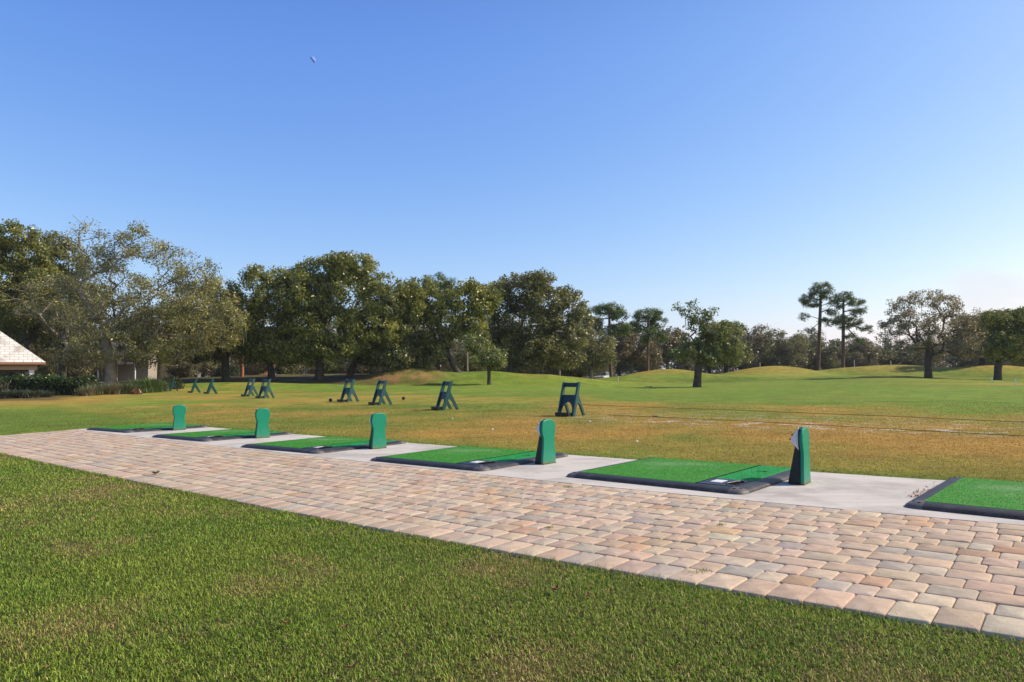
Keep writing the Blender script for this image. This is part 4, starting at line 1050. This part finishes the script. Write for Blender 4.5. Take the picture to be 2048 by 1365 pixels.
# --- pines
def pine(label, D, tpx, top_px, top_py, r0, lobes, seed, dens=1.6, nleaf=70, crad=.52, moss=None, bent=0):
    r0 *= .74; crad *= 1.15; lobes = [(a, b, c * 1.08, d * 1.3) for a, b, c, d in lobes]
    b0 = foot(tpx, D); root = empty('pine_tree', b0, 0, label, 'pine', 'tall pines')
    top = at(top_px, top_py, D) - b0
    tr = [top * .3 + [bent, 0, 0], top * .62 + [bent * .6, 0, 0], top * .86, top]
    C_, O_, LB = lobe_points(lobes, D, dens, seed); C_ = C_ - b0
    arr, par, tips, ntr = skeleton((0, 0, -.2), tr, C_, seed + 1, .1, .08)
    link_mesh('trunk', branch_mesh('trunk', arr, par, r0, .03, 7, 1.25), M_BARK_PINE, root)
    link_mesh('crown', leaf_mesh('crown', C_, O_, nleaf, crad, .27, (.105, .165, .035), seed + 2, .75, .22, .45, 1.2, .1), M_NEEDLE, root)
    if moss: tag(link_mesh('spanish_moss', moss_mesh('spanish_moss', C_[C_[:, 2] < np.median(C_[:, 2])][:moss], seed + 4, .6, 1.6), M_MOSS, root), kind='stuff')
    return root
pine('flat topped pine at the right end of the grove with a domed crown', 86, 1222, 1218, 618, .26,
     [(1215, 619, 36, 9), (1240, 632, 20, 8), (1196, 646, 16, 7), (1228, 662, 34, 9), (1245, 655, 16, 7)], 301, 1.5, 60, .5, 14)
pine('slender pine with clumped rounded crown, left of the lone tree', 92, 1296, 1296, 628, .24,
     [(1296, 630, 30, 10), (1276, 648, 16, 7), (1318, 643, 18, 9), (1272, 662, 12, 6), (1300, 664, 16, 7), (1318, 678, 14, 8), (1290, 680, 14, 8), (1310, 655, 14, 6)], 311, 1.6, 60, .5)
pine('taller of the two bare trunked pines on the right mound', 104, 1637, 1642, 576, .33,
     [(1641, 578, 22, 10), (1612, 597, 12, 6), (1656, 592, 12, 7), (1625, 606, 22, 6), (1604, 603, 7, 4), (1608, 634, 10, 5), (1660, 625, 14, 6), (1650, 645, 16, 5), (1622, 661, 10, 4), (1662, 606, 10, 5), (1634, 592, 18, 7)], 321, 1.5, 54, .46)
pine('shorter pine with reaching right branches beside the taller pine', 102, 1687, 1687, 592, .31,
     [(1690, 595, 22, 8), (1706, 606, 18, 7), (1672, 612, 12, 6), (1712, 625, 16, 7), (1682, 640, 20, 6), (1712, 642, 16, 7), (1740, 660, 9, 7), (1724, 656, 10, 4), (1700, 672, 12, 6), (1714, 682, 10, 5), (1668, 648, 10, 4), (1690, 652, 14, 5), (1725, 618, 8, 4)], 331, 1.5, 54, .46)
pine('bright green pine top rising behind the middle grove', 88, 880, 882, 560, .3,
     [(872, 562, 26, 14), (905, 572, 14, 12), (890, 598, 20, 12), (855, 570, 12, 10), (895, 585, 20, 12)], 341, 1.5, 60, .55)
pine('dark pine dome showing above the rounded green oak', 112, 1466, 1466, 655, .28, [(1466, 652, 20, 7), (1482, 660, 12, 7), (1448, 660, 12, 6)], 351, 1.5, 60, .55)

# --- grove behind and the far tree line: a few crowns, copied
def generic(seed, w, h, col, bark, name='live_oak', moss=False):
    r = np.random.default_rng(seed); root = empty(name, (0, 0, -50)); L = []
    lob = [np.array([0, 0, .62 * h])] + [np.array([r.normal(0, .27) * w, r.normal(0, .25) * w, h * z_]) for z_ in (.85, .75, .65, .55, .45, .36, .28, .24, .3)]
    P = []; O = []
    for c in lob:
        R_ = np.array([.24 * w, .24 * w, .17 * h]) * r.uniform(.8, 1.15); K = int(36)
        q = r.normal(0, 1, (K, 3)); q /= np.linalg.norm(q, axis=1)[:, None]; P.append(c + q * R_ * r.uniform(.6, 1, (K, 1))); O.append(q)
    P = np.concatenate(P); O = np.concatenate(O)
    arr, par, tips, _ = skeleton((0, 0, -.4), [(.2, 0, .18 * h), (.1, .1, .32 * h)], P, seed + 1, .2)
    link_mesh('trunk', branch_mesh('trunk', arr, par, .38, .035, 5), bark, root)
    link_mesh('crown', leaf_mesh('crown', P, O, 30, .85, .32, col, seed + 2, .85, .5, .35, .7), M_LEAF, root)
    if moss: tag(link_mesh('spanish_moss', moss_mesh('spanish_moss', arr[r.choice(np.arange(len(arr))[arr[:, 2] > 2], 40)], seed + 4, .8, 2.4, 7), M_MOSS, root), kind='stuff')
    return root
gens = [generic(401, 9, 10, (.22, .225, .09), M_BARK_PALE, moss=True), generic(411, 10, 10, (.165, .18, .07), M_BARK), generic(421, 8, 10, (.20, .18, .09), M_BARK_PALE, moss=True)]
used = set()
def put_tree(k, px, D, top_py, label, group, wide=1.0):
    p = foot(px, D); h = at(px, top_py, D)[2] - p[2]
    src = gens[k]; o_ = src if k not in used else copy_tree(src); used.add(k)
    sc = h / 9.6; o_.location = tuple(p); o_.scale = (sc * wide, sc * wide, sc); o_.rotation_euler = (0, 0, rng.uniform(0, 6.28)); tag(o_, label, 'tree', group)
i = 0
for px, D, top in [(-160, 84, 520), (-70, 92, 560), (20, 88, 600), (90, 98, 610), (165, 88, 640), (238, 120, 625), (330, 126, 640), (405, 96, 640), (470, 108, 640), (560, 124, 640), (615, 132, 650), (668, 98, 640),
                   (735, 106, 640), (790, 96, 630), (840, 110, 640), (885, 98, 655), (945, 104, 640), (1000, 112, 660), (1060, 100, 650), (1115, 112, 660), (1150, 104, 665), (1205, 122, 672), (1240, 130, 680), (1300, 128, 672), (1375, 126, 668), (1420, 132, 672)]:
    put_tree(i % 3, px, D, top + rng.uniform(-6, 6), 'dim oak in the crowded wood behind the front trees', 'oaks of the wood behind', rng.uniform(.85, 1.15)); i += 1
for px, D, top in [(505, 82, 690), (585, 84, 696), (660, 88, 700), (725, 84, 694), (775, 90, 700), (838, 84, 690), (880, 92, 700), (950, 88, 690), (1005, 94, 700), (1065, 86, 694), (1120, 92, 692), (1160, 88, 690), (370, 82, 690), (425, 86, 694), (285, 96, 690), (140, 80, 690), (60, 80, 680)]:
    put_tree(i % 3, px, D, top + rng.uniform(-5, 5), 'low young oak filling the wood between the front trunks', 'young oaks between the trunks', rng.uniform(1.2, 1.6)); i += 1
for px, D, top in [(1492, 132, 660), (1528, 140, 668), (1568, 130, 665), (1608, 136, 672), (1652, 132, 674), (1700, 140, 682), (1742, 134, 680), (1788, 140, 686), (1835, 138, 694), (1880, 142, 684), (1550, 150, 670), (1630, 152, 678), (1722, 152, 684), (1925, 150, 680), (1985, 160, 668), (2050, 150, 650), (2120, 150, 640), (2190, 140, 640),
                   (1510, 178, 690), (1590, 182, 692), (1680, 186, 700), (1770, 186, 700), (1860, 184, 702), (1950, 184, 695), (2030, 182, 690)]:
    put_tree((i * 2) % 3, px, D, top + rng.uniform(-4, 4), 'grey green oak in the distant tree line beyond the mounds', 'oaks of the far tree line', rng.uniform(1.0, 1.35)); i += 1

r = np.random.default_rng(77); N = 46000
wx = r.uniform(-330, 420, N); wy = 205 + r.uniform(0, 30, N) + 8 * np.sin(wx / 37)
hh = 6.5 + 4.5 * fbm(wx / 13, wy * 0, 5, 3) + 2.0 * (fbm(wx / 3.5, wy * 0, 6, 2) - .5)
wz = hh * r.uniform(0, 1, N) ** 1.15; q = np.stack([wx, wy, wz + ground_z(wx, wy) - .4], -1); o3 = r.normal(0, 1, (N, 3)) + [0, -1.2, .6]; o3 /= np.linalg.norm(o3, axis=1)[:, None]
wood = link_mesh('distant_wood', leaf_mesh('distant_wood', q, o3, 1, .3, 1.2, (.16, .17, .09), 78, 1, .6, .4, 1.0), M_LEAF)
tag(wood, 'grey green mass of distant woodland closing the horizon', 'woodland', kind='stuff')

# ------------------------------------------------------------------ hedge, shrubs and ornamental grasses at left
def leaf_shell(name, n_, fn, size, col, seed, mat=M_LEAF, parent=None, aspect=.55, vary=.4):
    r = np.random.default_rng(seed); C_, O_ = fn(r, n_)
    return link_mesh(name, leaf_mesh(name, C_, O_, 1, .02, size, col, seed, 1, aspect, vary, 1.0), mat, parent)
a0, a1 = foot(-80, 44.5), foot(186, 44.5)
root = empty('hedge', (a0 + a1) / 2, 0, 'clipped dark green hedge in front of the pavilion', 'hedge')
Lh = a1[0] - a0[0]
def hedge_pts(r, N):
    u = r.uniform(-1, 1, N); ang = r.uniform(-.3, pi + .3, N); top = 1.18 + .10 * np.sin(u * 5 + 1) + .07 * (fbm(u * 8, u * 0, 77, 2) - .5)
    p = np.stack([u * Lh / 2, -np.sign(np.cos(ang)) * np.abs(np.cos(ang)) ** .5 * .75, np.clip(top * np.abs(np.sin(ang)) ** .45 * np.sign(np.sin(ang)), 0.02, 3) ], -1)
    low = r.random(N) < .45; p[low, 1] = np.where(r.random(low.sum()) < .5, -.75, .75); p[low, 2] = r.uniform(0, 1, low.sum()) * top[low] * .85
    p += r.normal(0, .05, p.shape); o_ = p * [0, 1, 1] - [0, 0, .6]; o_ /= np.linalg.norm(o_, axis=1)[:, None]
    return p, o_
leaf_shell('foliage', 9000, hedge_pts, .13, (.050, .085, .020), 501, parent=root)
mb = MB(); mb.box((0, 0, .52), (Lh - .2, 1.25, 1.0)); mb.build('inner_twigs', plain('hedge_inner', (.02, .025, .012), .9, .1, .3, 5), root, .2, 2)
def tuft(px, D, h, n_, label, col, seed, spread=.5, name='ornamental_grass', group='ornamental grass tufts in the bed', cat='grass clump'):
    p = foot(px, D); r = np.random.default_rng(seed); V = []; Fq = []; Cc = []; nv = 0
    for i_ in range(n_):
        a = r.uniform(0, 2 * pi); b0 = np.array([r.normal(0, .22), r.normal(0, .22), -.03]); L = h * r.uniform(.6, 1.15); ln = r.uniform(.1, 1.0) ** .7 * spread * 1.5
        d = np.array([cos(a), sin(a), 0]); w = np.array([-sin(a), cos(a), 0]) * r.uniform(.010, .02); cc = np.array(col) * r.uniform(.65, 1.3)
        for u, k in ((0, 1), (.4, 1), (.75, .8), (1, .1)):
            q = b0 + d * L * ln * u ** 1.7 * 1.1 + np.array([0, 0, L * (u - .35 * ln * u ** 3)])
            V += [q - w * k, q + w * k]; Cc += [cc, cc]
        for j in range(3): Fq.append([nv + 2 * j, nv + 2 * j + 1, nv + 2 * j + 3, nv + 2 * j + 2])
        nv += 8
    o_ = link_mesh(name, np_mesh(name, np.array(V), [np.array(Fq)], np.array(Cc)), M_BLADE); o_.location = tuple(p); tag(o_, label, cat, group); return o_
GG = (.15, .18, .085); GB = (.20, .18, .10)
for i, (px, D, h, sp, cl, lab) in enumerate([
    (172, 41.5, .75, .7, GB, 'low tawny grass tuft at the right foot of the hedge'), (188, 42.5, .95, .7, GG, 'grass tuft just right of the hedge end'),
    (206, 44, 1.0, .6, GG, 'grass tuft below the mossy trunk, left one'), (224, 44, .95, .7, GB, 'tawny grass tuft below the mossy trunk'),
    (242, 45, 1.05, .6, GG, 'grass tuft before the white porch post'), (258, 45, 1.0, .7, GG, 'grass tuft left of the brown dead bush'),
    (276, 47, 1.25, .6, (.11, .17, .05), 'bright tall grass tuft behind the brown dead bush'), (292, 47, 1.45, .55, (.11, .17, .05), 'tallest fountain of bright grass in the bed'),
    (308, 48.5, 1.35, .6, (.11, .165, .05), 'tall bright grass tuft right of the tallest one'), (324, 50, 1.05, .6, GG, 'last grass tuft before the three small bag stands'),
    (30, 38.5, .75, .9, (.11, .13, .075), 'grey green spiky plant below the hedge, second from left'), (60, 38.5, .7, .9, (.11, .13, .075), 'grey green spiky plant below the hedge, third from left'),
    (5, 38, .7, .9, (.10, .125, .075), 'grey green spiky plant at the left edge of the photo'), (88, 39.5, .6, .9, (.10, .12, .07), 'small spiky plant at the right of its row under the hedge')]):
    tuft(px, D, h * .85, 330, lab, cl, 520 + i, sp)
def bush(px, D, rx, rz_, lab, col, seed, n_=1800, size=.12, name='shrub', stems=5):
    p = foot(px, D); root = empty(name, p, 0, lab, 'shrub')
    def fn(r, N):
        q = r.normal(0, 1, (N, 3)); q /= np.linalg.norm(q, axis=1)[:, None]; q[:, 2] = np.abs(q[:, 2]) - .15
        bump = 1 + .25 * (fbm(q[:, 0] * 3, q[:, 1] * 3 + q[:, 2] * 2, seed, 2) - .5) * 2
        return q * np.array([rx, rx, rz_]) * bump[:, None] * r.uniform(.55, 1, (N, 1)) + [0, 0, .12 * rz_], q
    leaf_shell('foliage', n_, fn, size, col, seed, parent=root)
    mb = MB()
    for k in range(stems):
        a = 2 * pi * k / stems; mb.tube([(0.03 * cos(a), .03 * sin(a), -.05), (.3 * rx * cos(a), .3 * rx * sin(a), .5 * rz_), (.6 * rx * cos(a), .6 * rx * sin(a), .9 * rz_)], [.03, .02, .01], 5)
    mb.build('stem', M_BARK, root); return root
bush(343, 53, 1.0, 1.1, 'dark rounded shrub behind the farthest small bag stand', (.04, .06, .018), 541)
bush(273, 44, .35, .35, 'small brown dead bush among the ornamental grasses', (.22, .11, .05), 542, 500, .1, 'dead_bush')
bush(8, 41, .5, 1.0, 'thin leafless shrub with pale twigs at the left edge', (.09, .10, .05), 543, 150, .1, 'bare_shrub', 9)
bush(20, 58, 1.2, 1.6, 'tall dark shrub behind the pavilion posts', (.035, .055, .018), 544)
bush(655, 84, 1.6, 2.2, 'yellow green shrub glowing behind the tallest oak trunk', (.16, .19, .04), 545, 2200, .2)
bush(596, 90, 1.2, 1.8, 'pale green shrub in front of the beige house', (.12, .14, .05), 546, 1500, .2)
bush(765, 80, 1.7, 1.4, 'grey green shrub behind the leaf covered mound', (.10, .105, .05), 547, 1800, .2)
bush(455, 72, 1.5, 1.3, 'dark shrub left of the reddish pole', (.04, .06, .02), 548, 1800, .18)

# ------------------------------------------------------------------ pavilion
M_TILE = None
m, n, l, b, o = new_mat('white_shingle')
geo = n.new('ShaderNodeTexCoord')
at_ = n.new('ShaderNodeUVMap')
brk = n.new('ShaderNodeTexBrick'); brk.inputs['Scale'].default_value = 1.0; brk.inputs['Color1'].default_value = (.74, .72, .69, 1); brk.inputs['Color2'].default_value = (.64, .62, .58, 1)
brk.inputs['Mortar'].default_value = (.30, .25, .20, 1); brk.inputs['Mortar Size'].default_value = .014; brk.inputs['Brick Width'].default_value = .55; brk.inputs['Row Height'].default_value = .30
l.new(at_.outputs[0], brk.inputs['Vector'])
nz_ = n.new('ShaderNodeTexNoise'); nz_.inputs['Scale'].default_value = 1.3; nz_.inputs['Detail'].default_value = 7; l.new(geo.outputs['Object'], nz_.inputs['Vector'])
rr_ = mrange(nz_.outputs[0], .5, .68, 0, .55); mx = n.new('ShaderNodeMix'); mx.data_type = 'RGBA'; mx.inputs['B'].default_value = (.26, .22, .18, 1)
l.new(rr_.outputs[0], mx.inputs['Factor']); l.new(brk.outputs[0], mx.inputs['A']); l.new(mx.outputs['Result'], b.inputs['Base Color']); b.inputs['Roughness'].default_value = .8
M_TILE = m
M_TAN = plain('tan_stucco', (.42, .30, .17), .85, .2, .1, 4); M_WHITE = plain('white_paint', (.74, .72, .70), .6, .3, .06, 5)
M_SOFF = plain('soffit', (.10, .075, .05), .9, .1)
cor = at(92, 725, 52); ev = np.array([-.8, -.6]); bv = np.array([-.6, .8]); PZ = float(ground_z(cor[0], cor[1])) - .05
root = empty('pavilion', (cor[0], cor[1], PZ), math.atan2(-ev[1], -ev[0]), 'open pavilion with white shingle roof and white posts, left edge', 'pavilion')
# local: x along -e (so the roof runs to negative x), y = back; eave at height ez
ez = cor[2] - PZ; S_ = 8.0; AP = 3.5
mb = MB(); uv = []
cs_ = [(0, 0), (-S_, 0), (-S_, S_), (0, S_)]; ap = (-S_ / 2, S_ / 2, ez + AP)
me = bpy.data.meshes.new('roof'); vs = []; fs = []
for k in range(4):
    (x0, y0), (x1, y1) = cs_[k], cs_[(k + 1) % 4]; i0 = len(vs)
    vs += [(x0, y0, ez), (x1, y1, ez), ap]; fs.append((i0, i0 + 2, i0 + 1))
me.from_pydata(vs, [], fs); uvl = me.uv_layers.new(name='UVMap'); sl = math.hypot(S_ / 2, AP)
for f_ in me.polygons:
    for li in f_.loop_indices:
        kk = me.loops[li].vertex_index % 3; uvl.data[li].uv = ((0, 0), (S_, 0), (S_ / 2, sl))[kk]
link_mesh('roof', me, M_TILE, root)
mb = MB()
for k in range(4):
    (x0, y0), (x1, y1) = cs_[k], cs_[(k + 1) % 4]; dx, dy = x1 - x0, y1 - y0; mb.box(((x0 + x1) / 2 * .985 - .06, (y0 + y1) / 2 * .985 + .06, ez - .09), (S_ - .1 if dx else .1, S_ - .1 if dy else .1, .14))
mb.build('fascia', plain('fascia_brown', (.36, .17, .10), .7, .3), root)
mb = MB(); mb.box((-S_ / 2, S_ / 2, ez - .19), (S_ - .3, S_ - .3, .04)); mb.build('soffit', M_SOFF, root)
mb = MB()
for k in range(4):
    y_ = .6 if k == 0 else S_ - .6
    if k < 2: mb.box((-S_ / 2, y_, ez - .38), (S_ - 1.0, .32, .34))
    else: mb.box((-.66 if k == 2 else -S_ + .66, S_ / 2, ez - .38), (.32, S_ - 1.53, .34))
mb.build('beam', M_TAN, root)
for x_, y_ in ((-.85, .6), (-3.25, .6), (-7.2, .6), (-.85, 7.4), (-7.2, 7.4)):
    mb = MB(); mb.box((x_, y_, (ez - .56) / 2), (.30, .30, ez - .55)); mb.box((x_, y_, .1), (.40, .40, .24)); mb.box((x_, y_, ez - .62), (.37, .37, .10)); mb.build('post', M_WHITE, root, .015, 1)
mb = MB(); mb.box((-5.6, 1.2, (ez - .5) / 2), (3.6, .2, ez - .5)); mb.build('wall', M_TAN, root)

# ------------------------------------------------------------------ houses in the wood
M_GLASS = plain('window_glass', (.03, .035, .045), .08, .6, .1); M_ROOFG = plain('roof_grey', (.11, .10, .10), .9, .2, .2, 3, .3, 20); M_ROOFB = plain('roof_brown', (.15, .11, .09), .9, .2, .2, 3, .3, 20)
M_SHUT = plain('shutter', (.03, .035, .045), .6, .3)
def house(px0, px1, D, eave_py, label, wallc, roofm, windows, porch=None, rise=1.6, depth=7, shut=True):
    p0, p1 = foot(px0, D), foot(px1, D); w = p1[0] - p0[0]; z0 = min(p0[2], p1[2]) - .1; hz = at((px0 + px1) / 2, eave_py, D)[2] - z0
    root = empty('house', ((p0[0] + p1[0]) / 2, D, z0), 0, label, 'house')
    wm = plain('house_wall', wallc, .85, .2, .08, 3)
    mb = MB(); mb.box((0, depth / 2, hz / 2), (w, depth, hz)); mb.build('wall', wm, root)
    mb = MB(); e = .4; mb.prism([(-e, hz), (depth + e, hz), (depth / 2, hz + rise)], lambda u, v, q: (q, u, v + .01), -w / 2 - e, w / 2 + e); mb.build('roof', roofm, root)
    mb = MB(); mb.box((0, -e - .03, hz + .02), (w + 2 * e, .05, .18)); mb.build('fascia', M_WHITE, root)
    for px, py, ww, wh in windows:
        q = at(px, py, D) - np.array([(p0[0] + p1[0]) / 2, D, z0]); mb = MB(); t_ = .09
        mb.box((q[0] - ww / 2, -.05, q[2]), (t_, .1, wh + t_)); mb.box((q[0] + ww / 2, -.05, q[2]), (t_, .1, wh + t_)); mb.box((q[0], -.05, q[2] + wh / 2), (ww - t_, .1, t_)); mb.box((q[0], -.05, q[2] - wh / 2), (ww - t_, .1, t_)); mb.box((q[0], -.045, q[2]), (ww - t_, .05, .05))
        f_ = mb.build('window', M_WHITE, root)
        mb = MB(); mb.box((q[0], -.01, q[2]), (ww - t_, .03, wh - t_)); mb.build('pane', M_GLASS, f_)
        if shut:
            mb = MB(); mb.box((q[0] - ww / 2 - .27, -.03, q[2]), (.36, .05, wh + .1)); mb.box((q[0] + ww / 2 + .27, -.03, q[2]), (.36, .05, wh + .1)); mb.build('shutter', M_SHUT, root)
    if porch:
        a, b_, zt, zb, dp = porch; xa = foot(a, D)[0] - (p0[0] + p1[0]) / 2; xb = foot(b_, D)[0] - (p0[0] + p1[0]) / 2
        mb = MB(); mb.prism([(0, zt), (0, zt - .15), (-dp, zb - .15), (-dp, zb)], lambda u, v, q: (q, u, v), xa, xb); mb.build('porch_roof', M_ROOFB, root)
        mb = MB(); mb.box(((xa + xb) / 2, -dp - .03, zb - .1), (xb - xa + .1, .06, .18)); mb.build('porch_fascia', M_WHITE, root)
        for k in range(4):
            x_ = xa + .2 + (xb - xa - .4) * k / 3; mb = MB(); mb.box((x_, -dp + .15, (zb - .2) / 2), (.16, .16, zb - .2)); mb.build('porch_post', M_WHITE, root)
    return root
house(178, 296, 88, 694, 'cream two storey house with brown porch roof behind the mossy oak', (.38, .33, .28), M_ROOFG, [(266, 714, .75, 1.25), (205, 714, .75, 1.25)], (178, 292, 3.4, 2.5, 2.4))
house(316, 395, 100, 722, 'grey roofed low house right of the cream house', (.20, .20, .21), M_ROOFG, [(350, 745, .9, 1.2), (372, 745, .9, 1.2)], None, 2.6)
house(398, 520, 112, 705, 'orange brown brick house behind the reddish pole', (.34, .17, .095), M_ROOFB, [(430, 745, .9, 1.2), (500, 745, .9, 1.2)], None, 2.0, shut=False)
house(572, 690, 118, 730, 'beige house with white framed windows behind the tallest oak', (.40, .28, .19), M_ROOFB, [(585, 747, 1.0, 1.5), (607, 747, 1.0, 1.5), (668, 747, 1.0, 1.5)], None, 2.2, shut=False)
house(960, 1060, 140, 728, 'pale house far back behind the right end of the grove', (.42, .38, .34), M_ROOFG, [(985, 745, 1.0, 1.4), (1020, 745, 1.0, 1.4)], None, 2.0, shut=False)

# poles
def pole(px, D, top_py, r_, lab, mat):
    p = foot(px, D); h = at(px, top_py, D)[2] - p[2]; root = empty('utility_pole', p, 0, lab, 'pole')
    mb = MB(); mb.tube([(0, 0, -.2), (0, 0, h * .5), (.0, 0, h)], [r_, r_ * .92, r_ * .85], 12); mb.build('shaft', mat, root)
    mb = MB(); mb.lathe([(r_ * .86, h - .05), (r_ * .95, h), (r_ * .5, h + .06), (.001, h + .07)], n=12); mb.build('cap', M_LEVER, root)
pole(484, 70, 650, .19, 'thick reddish brown wooden pole in the shade of the grove', plain('pole_red', (.33, .15, .085), .8, .2, .2, 4))
pole(935, 78, 660, .10, 'thin pale pole right of the forked black trunk', plain('pole_pale', (.40, .33, .24), .8, .2, .2, 4))
pole(1119, 84, 640, .13, 'thin pale wooden pole behind the right end of the grove', plain('pole_grey', (.36, .28, .20), .8, .2, .2, 4))

# parked cars far behind the dip
M_TYRE = plain('tyre', (.02, .02, .02), .9, .2); M_RIM = plain('rim', (.4, .4, .42), .35, .5, .05, 8, metallic=.7); M_LIGHT = plain('headlight', (.7, .7, .72), .15, .6)
def car(px, D, rz, col, lab):
    p = foot(px, D); root = empty('parked_car', p, rz, lab, 'car', 'cars parked beyond the field'); pm = plain('car_paint', col, .3, .5, .03)
    body = [(-2.15, .32), (2.15, .32), (2.2, .55), (2.1, .82), (1.15, .95), (-1.95, 1.0), (-2.2, .85)]
    cabin = [(1.1, .94), (.45, 1.42), (-1.2, 1.48), (-1.9, .98)]
    mb = MB(); mb.prism(body, lambda u, v, w: (u, w, v), -.86, .86); mb.build('body', pm, root, .06, 2)
    mb = MB(); mb.prism(cabin, lambda u, v, w: (u, w * (1 - .18 * (v > 1.2)), v), -.78, .78); mb.build('window', M_GLASS, root, .03, 2)
    mb = MB(); mb.box((-.38, 0, 1.475), (1.6, 1.2, .06)); mb.build('roof', pm, root, .02, 1)
    for x_ in (-1.3, 1.35):
        for s_ in (-1, 1):
            mb = MB(); mb.tube([(x_, s_ * .70, .33), (x_, s_ * .88, .33)], .33, 18); w_ = mb.build('wheel', M_TYRE, root)
            mb = MB(); mb.tube([(x_, s_ * .88, .33), (x_, s_ * .895, .33)], .2, 14); mb.build('rim', M_RIM, w_)
    for s_ in (-1, 1): mb = MB(); mb.box((2.17, s_ * .62, .68), (.08, .34, .16)); mb.build('headlight', M_LIGHT, root, .02, 1)
car(1206, 112, -2.0, (.7, .7, .7), 'white car parked beyond the dip between the mounds')
car(706, 92, -1.2, (.10, .11, .12), 'dark grey car parked behind the leaning oak trunk')

# ------------------------------------------------------------------ thin summer air
HZ = bpy.data.materials.new('haze_air'); HZ.use_nodes = True
hn = HZ.node_tree.nodes; hn.clear()
ho = hn.new('ShaderNodeOutputMaterial'); hv = hn.new('ShaderNodeVolumePrincipled')
hv.inputs['Color'].default_value = (.88, .92, 1.0, 1); hv.inputs['Density'].default_value = 0.0002; hv.inputs['Anisotropy'].default_value = 0.1
HZ.node_tree.links.new(hv.outputs[0], ho.inputs['Volume'])
mb = MB(); mb.box((45, 120, 11.5), (620, 300, 26)); hz_o = mb.build('haze', HZ); tag(hz_o, kind='stuff')
